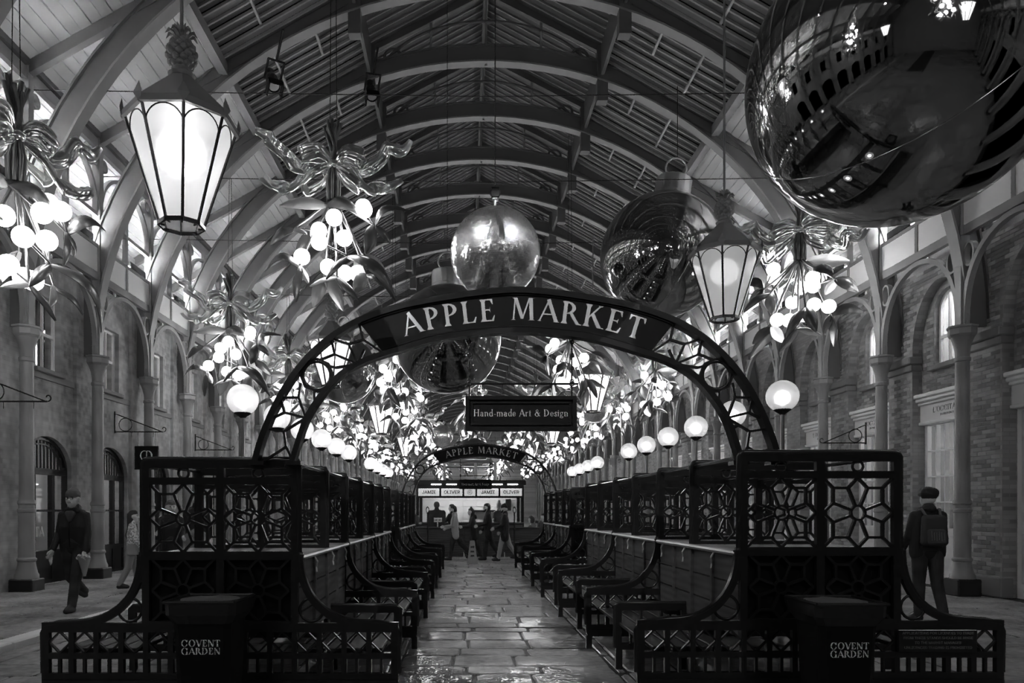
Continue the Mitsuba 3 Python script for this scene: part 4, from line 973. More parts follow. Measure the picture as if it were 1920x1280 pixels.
# ---------------------------------------------------------------- mistletoe clusters with bows
def leaf_mesh(p, q, bulge, width, normal, n=9, curl=.5):
    """a long leaf from p to q, arching by bulge along normal; a thin solid with a raised midrib"""
    p, q, N = np.array(p, float), np.array(q, float), np.array(normal, float)
    d = q - p; L = np.linalg.norm(d); d /= L
    N = N - d * np.dot(N, d); N /= np.linalg.norm(N); S = np.cross(d, N)
    V, F = [], []
    for i in range(n + 1):
        t = i / n; w = width / 2 * (math.sin(math.pi * min(1, t * .93 + .05)) ** .75) * (1 - .25 * t)
        c = p + d * L * t + N * bulge * math.sin(math.pi * t) - N * bulge * .8 * t * t
        for u in (-1, -.5, 0, .5, 1):
            V.append(c + S * w * u + N * (-curl * w * (abs(u) ** 1.5) + (.010 if abs(u) == .5 else 0)))
    m = 5; k = len(V)
    V += [v - N * .012 for v in V]
    for i in range(n):
        for u in range(m - 1):
            a = i * m + u; F += [(a, a + 1, a + m + 1), (a, a + m + 1, a + m), (k + a, k + a + m + 1, k + a + 1), (k + a, k + a + m, k + a + m + 1)]
        for u in (0, m - 1):
            a = i * m + u; F += [(a, a + m, k + a + m), (a, k + a + m, k + a)] if u == 0 else [(a, k + a + m, a + m), (a, k + a, k + a + m)]
    return trimesh.Trimesh(V, F, process=False)
RW = 13
def ribbon(pts, widths, wdir, thick=.03, wave=0.0, nw=0, ph=0.):
    """a chrome ribbon along pts; wdir the direction across it; its surface folds in waves"""
    P = np.array(pts, float); k = 26
    s = np.r_[0, np.cumsum(np.linalg.norm(np.diff(P, axis=0), axis=1))]; u = np.linspace(0, s[-1], k)
    C = np.c_[[PchipInterpolator(s, P[:, a])(u) for a in range(3)]].T
    W = np.interp(u, np.linspace(0, s[-1], len(widths)), widths); D = np.gradient(C, axis=0); D /= np.linalg.norm(D, axis=1)[:, None]
    wd = np.array(wdir, float); V = []
    for i in range(k):
        a = wd - D[i] * np.dot(wd, D[i]); a /= np.linalg.norm(a); N = np.cross(D[i], a)
        off = wave * math.sin(ph + nw * 2 * math.pi * i / (k - 1))
        for v in np.linspace(-1, 1, RW):
            V.append(C[i] + a * W[i] / 2 * v + N * (off + .10 * W[i] * math.cos(v * 3.4) + .045 * W[i] * math.cos(v * 9.4) + thick / 2))
    n0 = len(V); 
    for i in range(k):
        a = wd - D[i] * np.dot(wd, D[i]); a /= np.linalg.norm(a); N = np.cross(D[i], a)
        for j in range(RW): V.append(V[i * RW + j] - N * thick)
    F = []
    for i in range(k - 1):
        for j in range(RW - 1):
            a = i * RW + j; F += [(a, a + 1, a + RW + 1), (a, a + RW + 1, a + RW), (n0 + a, n0 + a + RW + 1, n0 + a + 1), (n0 + a, n0 + a + RW, n0 + a + RW + 1)]
        for j in (0, RW - 1):
            a = i * RW + j; F += [(a, a + RW, n0 + a + RW), (a, n0 + a + RW, n0 + a)] if j == 0 else [(a, n0 + a + RW, a + RW), (a, n0 + a, n0 + a + RW)]
    for i in (0, k - 1):
        for j in range(RW - 1): a = i * RW + j; F += [(a, n0 + a, n0 + a + 1), (a, n0 + a + 1, a + 1)]
    return trimesh.Trimesh(V, F, process=False)
mis = Proto()
K = 360.
def q(x, y, dy=0.): return np.array([(x - 540) / K, dy, (360 - y) / K])
BERRIES = [(570, 755, -.42), (625, 865, -.30), (478, 900, -.40), (455, 790, -.1), (425, 765, .25), (350, 958, -.12), (725, 622, .05), (742, 668, -.15), (505, 1005, .02), (604, 1035, .10), (680, 1025, .2)]
for x, y, dy in BERRIES: mis.add('berry', ball(q(x, y, dy), .142, 2), 'm_glow', True, emit=L_BERRY, weight=.5)
J = {'a': q(500, 612), 'b': q(803, 752, -.05), 'c': q(300, 770, -.05), 'd': q(338, 1015, -.15), 'e': q(645, 972, -.3), 'f': q(748, 1050, .0), 'g': q(572, 1085, -.15), 'h': q(455, 985, .45), 'i': q(690, 850, .55), 'k': q(390, 720, .5)}
for n_, (a, b, bl, w, nn, mt) in enumerate([
        ('a', q(222, 632, -.25), .10, .30, (0, -1, .45), 'm_leaf_light'), ('a', q(698, 655, -.25), .16, .30, (0, -1, .5), 'm_leaf'),
        ('b', q(992, 632, -.2), .22, .24, (-.3, -.75, .7), 'm_leaf'), ('b', q(908, 832, .1), .06, .22, (.3, -.8, .7), 'm_leaf'), ('b', q(768, 945, -.2), .06, .30, (1, -.8, .1), 'm_leaf'),
        ('c', q(150, 865, -.2), .12, .26, (-.2, -1, .6), 'm_leaf'), ('c', q(395, 835, -.35), .03, .20, (.6, -.9, .5), 'm_leaf_light'),
        ('d', q(120, 1000, -.2), .24, .22, (0, -.8, .7), 'm_leaf'), ('d', q(305, 1245, -.25), .07, .30, (-1, -.8, 0), 'm_leaf'), ('d', q(408, 1135, -.3), .03, .16, (.6, -.9, .5), 'm_leaf_light'),
        ('e', q(965, 1205, -.45), .26, .30, (.3, -.9, .7), 'm_leaf'), ('e', q(512, 1115, -.4), .05, .18, (-.5, -.9, .5), 'm_leaf'),
        ('f', q(902, 1140, -.1), .08, .22, (.2, -.6, .8), 'm_leaf'), ('f', q(688, 1175, -.2), .05, .26, (1, -.9, .1), 'm_leaf_light'),
        ('g', q(712, 1232, -.2), .04, .18, (.3, -.8, .6), 'm_leaf'), ('g', q(405, 1142, -.25), .05, .18, (0, -.6, 1), 'm_leaf_light'),
        ('h', q(360, 1180, .75), .1, .26, (0, .8, .5), 'm_leaf'), ('h', q(560, 1200, .8), .1, .24, (0, .8, .5), 'm_leaf'), ('i', q(850, 960, .9), .1, .26, (.3, .8, .5), 'm_leaf'), ('i', q(640, 1020, .95), .08, .24, (0, .9, .3), 'm_leaf_light'), ('k', q(240, 800, .85), .1, .26, (-.2, .8, .6), 'm_leaf')]):
    mis.add('leaf', leaf_mesh(J[a], b, bl, w * 1.12, nn), mt, True)
bd = q(540, 575)
for nm in 'abcdefghik':
    e = J[nm]; m_ = (bd + e) / 2 + np.array([0, 0, -.06]) + (e - bd) * (.1, .1, 0)
    mis.add('branch', tube([bd, m_, e], [.036, .026, .022], 7), 'm_stem', True)
for x, y, dy in BERRIES: mis.add('twig', tube([min(J.values(), key=lambda v: np.linalg.norm(v - q(x, y, dy))), q(x, y, dy)], .018, 6), 'm_stem', True)
bun = []
for i, (tx, ty) in enumerate([(478, 120), (500, 70), (525, 60), (545, 95), (570, 80), (592, 110), (510, 130), (560, 140)]):
    a_ = i * 2 * math.pi / 8
    bun.append(tube([q(tx, ty, .07 * math.sin(a_)), q(520 + 5 * i, 250, .05 * math.sin(a_)), q(540 + 12 * math.cos(a_), 360, .05 * math.sin(a_)), q(540 + 40 * math.cos(a_), 470, .11 * math.sin(a_)), q(540 + 34 * math.cos(a_), 590, .09 * math.sin(a_))], .030, 7))
mis.add('stem_bundle', cat(bun), 'm_leaf', True)
for s, nm in ((-1, 'l'), (1, 'r')):
    M = (lambda x: x) if s < 0 else (lambda x: 1075 - x)
    # two stacked loops each side, open to the viewer, and two flying tails
    mis.add('bow_loop', ribbon([q(M(515), 345, -.02), q(M(440), 300, -.13), q(M(352), 330, -.10), q(M(345), 345, .06), q(M(430), 335, .13), q(M(515), 350, .03)], [.14, .28, .34, .34, .26, .14], (0, 0, 1)), 'm_chrome', True)
    mis.add('bow_loop', ribbon([q(M(515), 375, -.03), q(M(430), 440, -.16), q(M(362), 500, -.10), q(M(370), 515, .05), q(M(450), 470, .10), q(M(515), 390, .02)], [.10, .20, .24, .22, .18, .10], (0, .5, 1)), 'm_chrome', True)
mis.add('bow_tail', ribbon([q(500, 365), q(340, 400, -.05), q(235, 290, .04), q(165, 250, -.06), q(120, 170, .04), q(48, 150, -.02)], [.12, .22, .26, .22, .24, .12], (.5, 0, .8), wave=.05, nw=2.5), 'm_chrome', True)
mis.add('bow_tail', ribbon([q(580, 365), q(730, 400, -.05), q(830, 330, .04), q(880, 250, -.06), q(960, 270, .04), q(1022, 205, -.02)], [.12, .20, .24, .22, .28, .08], (-.5, 0, .8), wave=.05, nw=2.5, ph=1.), 'm_chrome', True)
mis.add('bow_tail', ribbon([q(500, 390), q(360, 440, -.1), q(255, 545, -.02), q(215, 480, .08), q(150, 500, -.06), q(105, 455, 0)], [.12, .22, .24, .22, .22, .16], (0, .4, 1), wave=.06, nw=2.5, ph=2.), 'm_chrome', True)
mis.add('bow_tail', ribbon([q(580, 390), q(690, 430, -.1), q(775, 540, -.02), q(800, 470, .08), q(880, 520, -.06), q(965, 450, 0)], [.12, .22, .20, .24, .24, .12], (0, .4, 1), wave=.06, nw=2.5, ph=.5), 'm_chrome', True)
mk = ball((0, 0, 0), .12, 3, (1.0, .95, .8)); mk.apply_translation(q(540, 365)); mis.add('bow_knot', mk, 'm_chrome', True)
MIS = [(-2.29, 13.1, 7.57, 0., 'silver-bowed mistletoe of glowing berries left of the mirror ball'), (-6.12, 10.2, 6.62, 65., 'mistletoe with chrome bow cut by the left edge of the picture'), (-6.15, 19.65, 6.95, 0., 'mistletoe with chrome bow above the large left globe lamp'),
       (6.97, 15.5, 7.33, 140., 'mistletoe with chrome bow under the huge bauble'), (3.05, 21.5, 7.0, 200., 'mistletoe above the Hand-made sign, seen through the arch'), (7.0, 27.3, 7.25, 120., 'mistletoe right of the lantern seen through the arch'),
       (-6.5, 27.6, 7.2, 35., 'mistletoe with chrome bow behind the left part of the large arch'), (-2.3, 24.5, 7.2, 300., 'mistletoe below the APPLE lettering of the large arch')]
GEN = []
for i, y in enumerate((31.5, 38., 45., 52.5, 60., 68., 77., 87.)): GEN += [(-2.4, y, 7.1, 77. * i + 20, f'inner left line, {ORD[i]} one'), (3.3, y + 3, 7.1, 51. * i + 130, f'inner right line, {ORD[i]} one')]
for i, y in enumerate((35., 42., 49., 56.5, 64., 74., 85.)): GEN += [(-6.2, y, 7.15, 63. * i + 10, f'outer left line, {ORD[i]} one'), (6.9, y - 1.5, 7.15, 95. * i + 60, f'outer right line, {ORD[i]} one')]
for i, y in enumerate((29.5, 35.5, 49., 57., 66., 76.)): GEN += [(.45, y + 1, 7.5 if i else 7.0, 41. * i + 75, f'middle line, {ORD[i]} one')]
MIS += [(6.97, 5.2, 7.3, 30., 'mistletoe outside the frame on the right, beside the camera'), (-6.12, .6, 7.0, 80., 'mistletoe outside the frame on the left, beside the camera'), (-2.6, 2.6, 7.5, 15., 'mistletoe above the frame on the left, over the camera'), (3.2, .4, 7.5, 160., 'mistletoe above the frame on the right, over the camera')]
far_berries = {**mikit.ply(cat([ball(q(x, y, dy), .142, 1) for x, y, dy in BERRIES]), 'm_glow', True), 'emitter': area(L_BERRY, .7)}
for i, (x, y, z, rot, lb) in enumerate(MIS + GEN):
    far = 'line,' in lb
    key = thing('mistletoe', f'distant mistletoe of glowing berries, {lb} from the camera' if far else lb, 'mistletoe', None if not far else 'distant mistletoe clusters')
    if not far: labels[key]['group'] = 'mistletoe clusters hung from the roof'
    tw = T().translate([x, y, z]).rotate([0, 0, 1], rot)
    skip = ()
    mis.put(key, tw, ('berry', 'twig') + (('branch', 'bow_tail') if y > 46 else ()) if y > 33 else ())
    if y > 33: part(key, 'berries', {**far_berries, 'to_world': tw}, None, kind='stuff')
    zr = (roof_z(x) if abs(x - XC) > LAN else 14.2) - .02
    part(key, 'hanging_wire', cat([rod((x + d, y, z + .8), (x + d * .4, y, zr), .007, 5) for d in (-.06, .06)]), 'm_cable')
# ---------------------------------------------------------------- people
def MS(p, r): return m3.Manifold.sphere(r, 14).translate([float(v) for v in p])
def MB(pts): return m3.Manifold.batch_hull([MS(p, r) for p, r in pts])
def MU(ms, fine=.03, it=6):
    m = m3.Manifold.batch_boolean(ms, m3.OpType.Add).refine_to_length(fine)
    g = m.to_mesh(); t = trimesh.Trimesh(np.array(g.vert_properties[:, :3]), np.array(g.tri_verts), process=True)
    trimesh.smoothing.filter_taubin(t, iterations=it); return t
def figure(lb, loc, yaw, H=1.75, lean=0., legs=((12, 8), (-14, 22)), arms=((-10, 12, 6), (12, 14, 6)), head=(0, 0), top='m_coat_dark', legm='m_denim', shoe='m_shoe', hair='short', hairm='m_hair',
           hem=.86, bulk=1.0, extras=(), sleeve=True, near=False, skirt=0, face=True, hood=False):
    """a standing or walking person. legs: (thigh forward, knee bend) left and right in degrees; arms: (swing forward, elbow bend, outward); faces +y before yaw"""
    s = H / 1.75; key = thing('person', lb, 'person'); R = math.radians
    def fwd(a): return np.array([0, math.sin(R(a)), -math.cos(R(a))])
    hip = {}; kn = {}; an = {}; to = {}
    for i, sd in enumerate((-1, 1)):
        a, b = legs[i]
        hip[i] = np.array([sd * .092, 0, .93]); kn[i] = hip[i] + .43 * fwd(a) + (sd * .004, 0, 0); an[i] = kn[i] + .43 * fwd(a - b)
        ft = max(-.6, min(.5, R(-(a - b) * .5) if b > 15 else 0)); to[i] = an[i] + np.array([sd * .02, .17 * math.cos(ft), -.045 + .17 * math.sin(ft) * (1 if b > 15 else 0)])
    drop = min(min(an[i][2] - .075, to[i][2] - .03) for i in (0, 1))
    L = R(lean); pel = np.array([0, 0, .95])
    def up(x, y, z):
        d = z - .95; return np.array([x, y * math.cos(L) + d * math.sin(L), .95 + d * math.cos(L) - y * math.sin(L)])
    sh, el, wr = {}, {}, {}
    for i, sd in enumerate((-1, 1)):
        a, b, o = arms[i]
        sh[i] = up(sd * .172 * bulk, 0, 1.405); d = fwd(a) + np.array([sd * math.sin(R(o)), 0, 0]); d /= np.linalg.norm(d); el[i] = sh[i] + .285 * d
        d2 = fwd(a + b) + np.array([sd * math.sin(R(o * .3)), 0, 0]); d2 /= np.linalg.norm(d2); wr[i] = el[i] + .25 * d2
    nk, hd = up(0, .0, 1.47), up(0, .03, 1.625)
    hy, hp = R(head[0]), R(head[1])
    def hv(x, y, z):
        y, z = y * math.cos(hp) - z * math.sin(hp), y * math.sin(hp) + z * math.cos(hp)
        return hd + np.array([x * math.cos(hy) - y * math.sin(hy), x * math.sin(hy) + y * math.cos(hy), z])
    M = T().translate([loc[0], loc[1], loc[2]]).rotate([0, 0, 1], yaw).scale([s, s, s]).translate([0, 0, -drop])
    fine = .022 if near else .04
    # body: one continuous skin surface
    B = [MB([(up(0, 0, 1.0), .085), (up(-.06, 0, 1.3), .075), (up(.06, 0, 1.3), .075)]), MB([(nk, .056), (up(0, 0, 1.38), .06), (hv(0, -.01, -.06), .055)]),
         MB([(hv(0, -.015, .03), .092), (hv(0, .02, -.03), .078), (hv(0, .055, -.085), .034), (hv(0, -.03, .0), .088)]), MB([(hv(0, .092, .005), .011), (hv(0, .108, -.022), .017), (hv(0, .085, -.03), .016)]),
         MB([(hv(-.03, .078, -.062), .012), (hv(.03, .078, -.062), .012), (hv(0, .088, -.06), .013)])]
    for sd in (-1, 1): B.append(MB([(hv(sd * .088, -.01, .01), .018), (hv(sd * .086, -.012, -.03), .013)]))
    for i, sd in enumerate((-1, 1)):
        B += [MB([(sh[i], .05), (el[i], .04)]), MB([(el[i], .04), (wr[i], .027)]), MB([(hip[i], .09), (kn[i], .058)]), MB([(kn[i], .058), (an[i], .04)])]
        d2 = (wr[i] - el[i]) / np.linalg.norm(wr[i] - el[i]); side = np.array([0, 1, 0.]) - d2 * d2[1]; side /= np.linalg.norm(side); inn = np.cross(d2, side) * (1 if sd > 0 else -1)
        pm = wr[i] + d2 * .055
        B.append(MB([(wr[i], .025), (wr[i] + d2 * .085 + side * .028, .015), (wr[i] + d2 * .09 - side * .028, .014)]))
        for j, (o_, ln_) in enumerate(((.030, .062), (.011, .072), (-.010, .068), (-.029, .052))):
            b0 = wr[i] + d2 * .085 + side * o_; b1 = b0 + (d2 * .9 + inn * .35) * ln_ * .55; b2 = b1 + (d2 * .45 + inn * .8) * ln_ * .5
            B += [MB([(b0, .0095), (b1, .009)]), MB([(b1, .009), (b2, .0075)])]
        t0 = wr[i] + d2 * .03 + side * .028; t1 = t0 + d2 * .035 + side * .022 + inn * .012; t2 = t1 + d2 * .03 + inn * .012
        B += [MB([(t0, .013), (t1, .011)]), MB([(t1, .011), (t2, .009)])]
    scene[f'{key}__body'] = {**mikit.ply(MU(B, fine, 4), 'm_skin', True), 'to_world': M}
    def cl(name, ms, mat, it=6, lb2=None): 
        part(key, name, mikit.ply(MU(ms, fine, it), mat, True), None, label=lb2, tw=M)
    # trousers, shoes
    G = [MB([(hip[0] + (0, 0, .05), .115), (hip[1] + (0, 0, .05), .115), (up(0, 0, 1.02), .13)])]
    for i in (0, 1): G += [MB([(hip[i], .108), (kn[i] + (0, 0, .02), .076)]), MB([(kn[i], .076), (an[i] + (0, 0, .03), .062)])]
    cl('trousers', G, legm)
    for i in (0, 1): cl('shoe', [MB([(an[i] + (0, -.02, -.03), .045), (an[i] + (0, .02, .02), .045), (to[i] + (0, 0, .012), .038), (to[i] + (0, -.08, .015), .043)])], shoe, 3)
    # coat: trunk and sleeves
    zb = hem
    C = [MB([(up(-.115 * bulk, .0, zb + .06), .10 * bulk), (up(.115 * bulk, .0, zb + .06), .10 * bulk), (up(-.10 * bulk, .01, 1.22), .115 * bulk), (up(.10 * bulk, .01, 1.22), .115 * bulk)]),
         MB([(up(-.10 * bulk, .01, 1.22), .115 * bulk), (up(.10 * bulk, .01, 1.22), .115 * bulk), (up(-.145 * bulk, -.005, 1.395), .064), (up(.145 * bulk, -.005, 1.395), .064), (up(0, -.01, 1.44), .075)]),
         MB([(up(0, -.02, 1.44), .085), (up(0, -.01, 1.50), .078)])]
    for i in (0, 1): C += [MB([(sh[i] * (.96, 1, 1) - (0, 0, .012), .062 * bulk), (el[i], .054)]), MB([(el[i], .054), (wr[i] - (wr[i] - el[i]) * .06, .044)])]
    if hood: C.append(MB([(up(-.06, -.10, 1.46), .06), (up(.06, -.10, 1.46), .06), (up(0, -.11, 1.40), .06)]))
    cl('coat', C, top)
    # hair and hats
    if hair in ('short', 'long', 'bun', 'bald'):
        if hair != 'bald': h_ = [MB([(hv(0, -.025, .045), .097), (hv(0, -.045, -.02), .085), (hv(0, .02, .075), .062)])]
        if hair in ('long',): h_ += [MB([(hv(0, -.05, .02), .095), (hv(-.05, -.075, -.16), .055), (hv(.05, -.075, -.16), .055)]), MB([(hv(-.05, -.075, -.16), .055), (hv(.05, -.075, -.16), .055), (hv(0, -.10, -.34), .04)])]
        if hair == 'bun': h_ += [MS(hv(0, -.12, .06), .05)]
        if hair != 'bald': cl('hair', h_, hairm, 3)
    elif hair == 'beanie':
        cl('beanie', [MB([(hv(0, -.018, .062), .094), (hv(0, -.03, .105), .068)]), MB([(hv(0, -.025, .055), .098), (hv(0, .004, .062), .094)]), MB([(hv(0, -.05, .0), .07), (hv(0, -.03, .06), .09)])], hairm, 3)
    elif hair == 'cap':
        cl('flat_cap', [MB([(hv(0, -.03, .05), .106), (hv(0, .05, .075), .08), (hv(-.05, -.05, .07), .07), (hv(.05, -.05, .07), .07)]), MB([(hv(-.04, .10, .05), .02), (hv(.04, .10, .05), .02), (hv(0, .145, .035), .012)])], hairm, 3)
    if hair == 'bobble':
        cl('bobble_hat', [MB([(hv(0, -.02, .055), .102), (hv(0, -.02, .12), .07)]), MS(hv(0, -.02, .215), .05)], hairm, 3)
    if face:
        for sd in (-1, 1): part(key, 'eye', mikit.ply(ball(hv(sd * .033, .079, .012), .010, 1, (1, 1, 1)), 'm_eye', True), None, tw=M)
        part(key, 'mouth', mikit.ply(tube([hv(-.024, .090, -.052), hv(0, .1005, -.057), hv(.024, .090, -.052)], .0045, 5), 'm_grey_cloth'), None, tw=M)
        for sd in (-1, 1): part(key, 'eyebrow', mikit.ply(tube([hv(sd * .018, .089, .030), hv(sd * .036, .085, .035), hv(sd * .052, .074, .028)], .004, 5), 'm_hair'), None, tw=M)
    for e in extras:
        if e == 'glasses':
            g = [ring((0, 0, 0), .021, .003, 'y', 16, 5) for _ in (0, 1)]
            ms = [moved(g[0], hv(-.034, .098, .010)), moved(g[1], hv(.034, .098, .010)), tube([hv(-.013, .1, .012), hv(.013, .1, .012)], .003, 5)] + [tube([hv(sd * .055, .095, .014), hv(sd * .09, -.01, .016)], .003, 5) for sd in (-1, 1)]
            part(key, 'glasses', mikit.ply(cat(ms), 'm_eye'), None, tw=M)
        if e == 'scarf': cl('scarf', [MB([(up(-.05, .03, 1.47), .05), (up(.05, .03, 1.47), .05), (up(0, -.05, 1.48), .06)]), MB([(up(-.03, .09, 1.42), .045), (up(.03, .10, 1.42), .045), (up(0, .11, 1.33), .03)])], 'm_grey_cloth', 3)
        if e == 'collar': cl('collar', [MB([(up(-.07, .04, 1.46), .05), (up(.07, .04, 1.46), .05), (up(0, -.07, 1.49), .065)])], top, 3)
        if e == 'beard': cl('beard', [MB([(hv(-.05, .03, -.06), .03), (hv(.05, .03, -.06), .03), (hv(0, .06, -.10), .03)])], 'm_hair', 2)
        if e == 'zip': part(key, 'zip', mikit.ply(tube([up(0, .128 * bulk, .95), up(0, .137 * bulk, 1.2), up(0, .098, 1.4)], .006, 5), 'm_black'), None, tw=M)
        if e == 'backpack':
            k2 = thing('backpack', 'dark patterned backpack on the back of the man in the flat cap', 'backpack')
            part(k2, 'pack', mikit.ply(MU([MB([(up(-.11, -.17, 1.06), .06), (up(.11, -.17, 1.06), .06), (up(-.10, -.15, 1.36), .055), (up(.10, -.15, 1.36), .055)])], fine, 4), 'm_bag', True), None, tw=M)
            part(k2, 'front_pocket', mikit.ply(MU([MB([(up(-.085, -.235, 1.06), .03), (up(.085, -.235, 1.06), .03), (up(-.085, -.22, 1.20), .03), (up(.085, -.22, 1.20), .03)])], fine, 3), 'm_grey_cloth', True), None, tw=M)
            part(k2, 'pocket_stripe', mikit.ply(cat([tube([up(-.075 + .03 * j, -.268, 1.08 + .01 * (j % 2)), up(-.075 + .03 * j, -.256, 1.19 + .02 * (j % 3 == 0))], .006, 5) for j in range(6)]), 'm_wool'), None, tw=M)
            for sd in (-1, 1): part(k2, 'shoulder_strap', mikit.ply(tube([up(sd * .09, -.13, 1.40), up(sd * .11, -.06, 1.485), up(sd * .11, .06, 1.44), up(sd * .13, .13, 1.25), up(sd * .13, -.10, 1.05)], .018, 6), 'm_wool', True), None, tw=M)
        if e == 'belt_bag':
            k2 = thing('shoulder_bag', 'pale shoulder bag at the side of the girl in the patterned jacket', 'bag')
            part(k2, 'bag', mikit.ply(MU([MB([(up(.20, -.06, .80), .035), (up(.20, .10, .80), .035), (up(.19, -.05, 1.0), .03), (up(.19, .09, 1.0), .03)])], fine, 3), 'm_trouser_light', True), None, tw=M)
            part(k2, 'strap', mikit.ply(tube([up(.19, .02, 1.02), up(.12, .12, 1.2), up(-.10, .08, 1.45), up(-.08, -.09, 1.42), up(.12, -.13, 1.2), up(.19, -.02, 1.02)], .010, 5), 'm_bag', True), None, tw=M)
    return key, M, wr
PZ = .08
k_, M_, w_ = figure('man in grey beanie, glasses and dark jacket walking along the left pavement', (-5.53, 10.62, PZ), 176, 1.74, 3, ((18, 4), (-6, 46)), ((6, 16, 8), (4, 26, 8)), (6, 0), 'm_coat_dark', 'm_denim', hair='beanie', hairm='m_wool', bulk=1.02, hem=.86, extras=('glasses', 'scarf', 'collar', 'zip'), near=True)
bq = thing('flower_bunch', 'paper-wrapped bunch of flowers held down by the man in the beanie', 'flowers')
wp = w_[0]
fm = cat([ball((wp[0] + .03 * math.cos(i * 2.4) * (1 + i % 3), wp[1] + .03 * math.sin(i * 2.4) * (1 + i % 3), wp[2] - .10 + .012 * (i % 4)), .022, 1) for i in range(16)])
part(bq, 'wrapping', mikit.ply(lathe([(0, -.36), (.02, -.36), (.045, -.25), (.085, -.10), (.08, -.10), (0, -.12)], 12, (wp[0], wp[1], wp[2])), 'm_trouser_light', 30), None, tw=M_)
part(bq, 'flower_heads', mikit.ply(fm, 'm_pattern', True), None, tw=M_, kind='stuff')
tp = thing('paper_tissue', 'crumpled white paper in the right hand of the man in the beanie', 'paper')
wp = w_[1]
part(tp, 'sheet', mikit.ply(hull([wp + np.array(v) for v in ((-.02, .03, -.10), (.03, .05, -.12), (.01, .04, -.22), (-.03, .06, -.19), (0, .09, -.15), (.03, .02, -.17))]), 'm_paper'), None, tw=M_)
figure('girl in a light patterned jacket with long dark hair on the left pavement', (-5.95, 13.4, PZ), -72, 1.42, 0, ((8, 4), (-10, 14)), ((10, 20, 8), (14, 22, 10)), (-10, 0), 'm_pattern', 'm_trouser_light', hair='long', hairm='m_hair', hem=.80, extras=('belt_bag',), near=True)
figure('man in flat cap and dark coat seen from behind near the right shops', (6.30, 10.15, .0), -6, 1.79, -2, ((3, 3), (-6, 16)), ((8, 30, 10), (14, 40, 8)), (8, 0), 'm_coat_dark', 'm_denim', hair='cap', hairm='m_coat_dark', bulk=1.04, hem=.84, extras=('backpack', 'collar'), near=True, face=True)
figure('long-haired woman in a dark coat seen through the left stall frame', (-5.18, 13.2, PZ), 200, 1.60, 6, ((6, 6), (-6, 8)), ((20, 50, 8), (25, 60, 8)), (20, -10), 'm_coat_dark', 'm_denim', hair='long', hairm='m_wool', hem=.75)
figure('bald man in dark jacket seen from behind through the left stall frame', (-4.98, 13.9, PZ), 20, 1.76, 0, ((6, 4), (-6, 8)), ((14, 50, 8), (18, 60, 8)), (-30, 0), 'm_coat_dark', 'm_trouser_light', hair='bald', hem=.95)
# before the kiosk
figure('man in a pale knee-length coat walking left before the kiosk', (-.26, 22.6, 0), 88, 1.66, 4, ((14, 6), (-22, 22)), ((10, 70, 8), (6, 60, 8)), (0, 0), 'm_coat_light', 'm_denim', hair='short', hem=.72, bulk=1.1, extras=('beard',))
figure('woman in a dark hooded coat between the pale-coated man and the tall man', (.30, 23.5, 0), 95, 1.58, 6, ((8, 6), (-12, 12)), ((20, 60, 8), (16, 66, 8)), (0, 0), 'm_coat_dark', 'm_denim', hair='long', hem=.66, bulk=1.1, hood=True)
figure('tall dark-coated man facing left in the middle of the kiosk group', (.74, 22.75, 0), 92, 1.72, 2, ((10, 5), (-16, 14)), ((14, 60, 8), (4, 30, 8)), (0, 0), 'm_coat_dark', 'm_denim', hair='short', hem=.68, bulk=1.12, extras=('beard',))
figure('man in dark beanie and long dark coat, rightmost of the kiosk group', (1.22, 22.3, 0), 84, 1.70, 0, ((16, 6), (-18, 14)), ((14, 50, 8), (4, 30, 8)), (0, 0), 'm_coat_dark', 'm_trouser_light', hair='beanie', hairm='m_coat_dark', hem=.66, bulk=1.18, extras=('beard',))
figure('customer in a hooded grey coat leaning at the left end of the kiosk', (-1.75, 25.6, 0), 190, 1.60, 8, ((4, 4), (-4, 6)), ((30, 60, 8), (30, 60, 8)), (20, -10), 'm_grey_cloth', 'm_denim', hair='long', hem=.8, hood=True)
figure('broad customer in black seen from behind left of the pale-coated man', (-.93, 25.5, 0), 5, 1.80, 4, ((4, 4), (-4, 6)), ((30, 60, 8), (30, 60, 8)), (0, 0), 'm_coat_dark', 'm_denim', hair='short', hairm='m_grey_cloth', hem=.8, bulk=1.3)
figure('dark-haired customer at the kiosk just left of the pale-coated man', (-.38, 26.3, 0), 60, 1.72, 4, ((4, 4), (-4, 6)), ((30, 60, 8), (30, 60, 8)), (30, 0), 'm_coat_dark', 'm_denim', hair='short', hem=.8)
figure('kiosk worker in a white bobble hat behind the counter', (1.30, 27.6, .1), 175, 1.66, 0, ((2, 2), (-2, 2)), ((20, 50, 8), (20, 60, 8)), (0, 0), 'm_grey_cloth', 'm_denim', hair='bobble', hairm='m_wool_light', hem=.8)
figure('seated-height customer in a pale jumper at the right of the kiosk', (2.35, 24.9, -.22), 60, 1.55, 10, ((2, 2), (-2, 2)), ((30, 60, 8), (20, 60, 8)), (0, 0), 'm_wool', 'm_denim', hair='long', hem=.8)
figure('customer in a grey jacket at the far right end of the kiosk', (2.75, 25.6, -.18), 150, 1.58, 6, ((2, 2), (-2, 2)), ((20, 60, 8), (20, 60, 8)), (20, 0), 'm_grey_cloth', 'm_denim', hair='short', hem=.8)

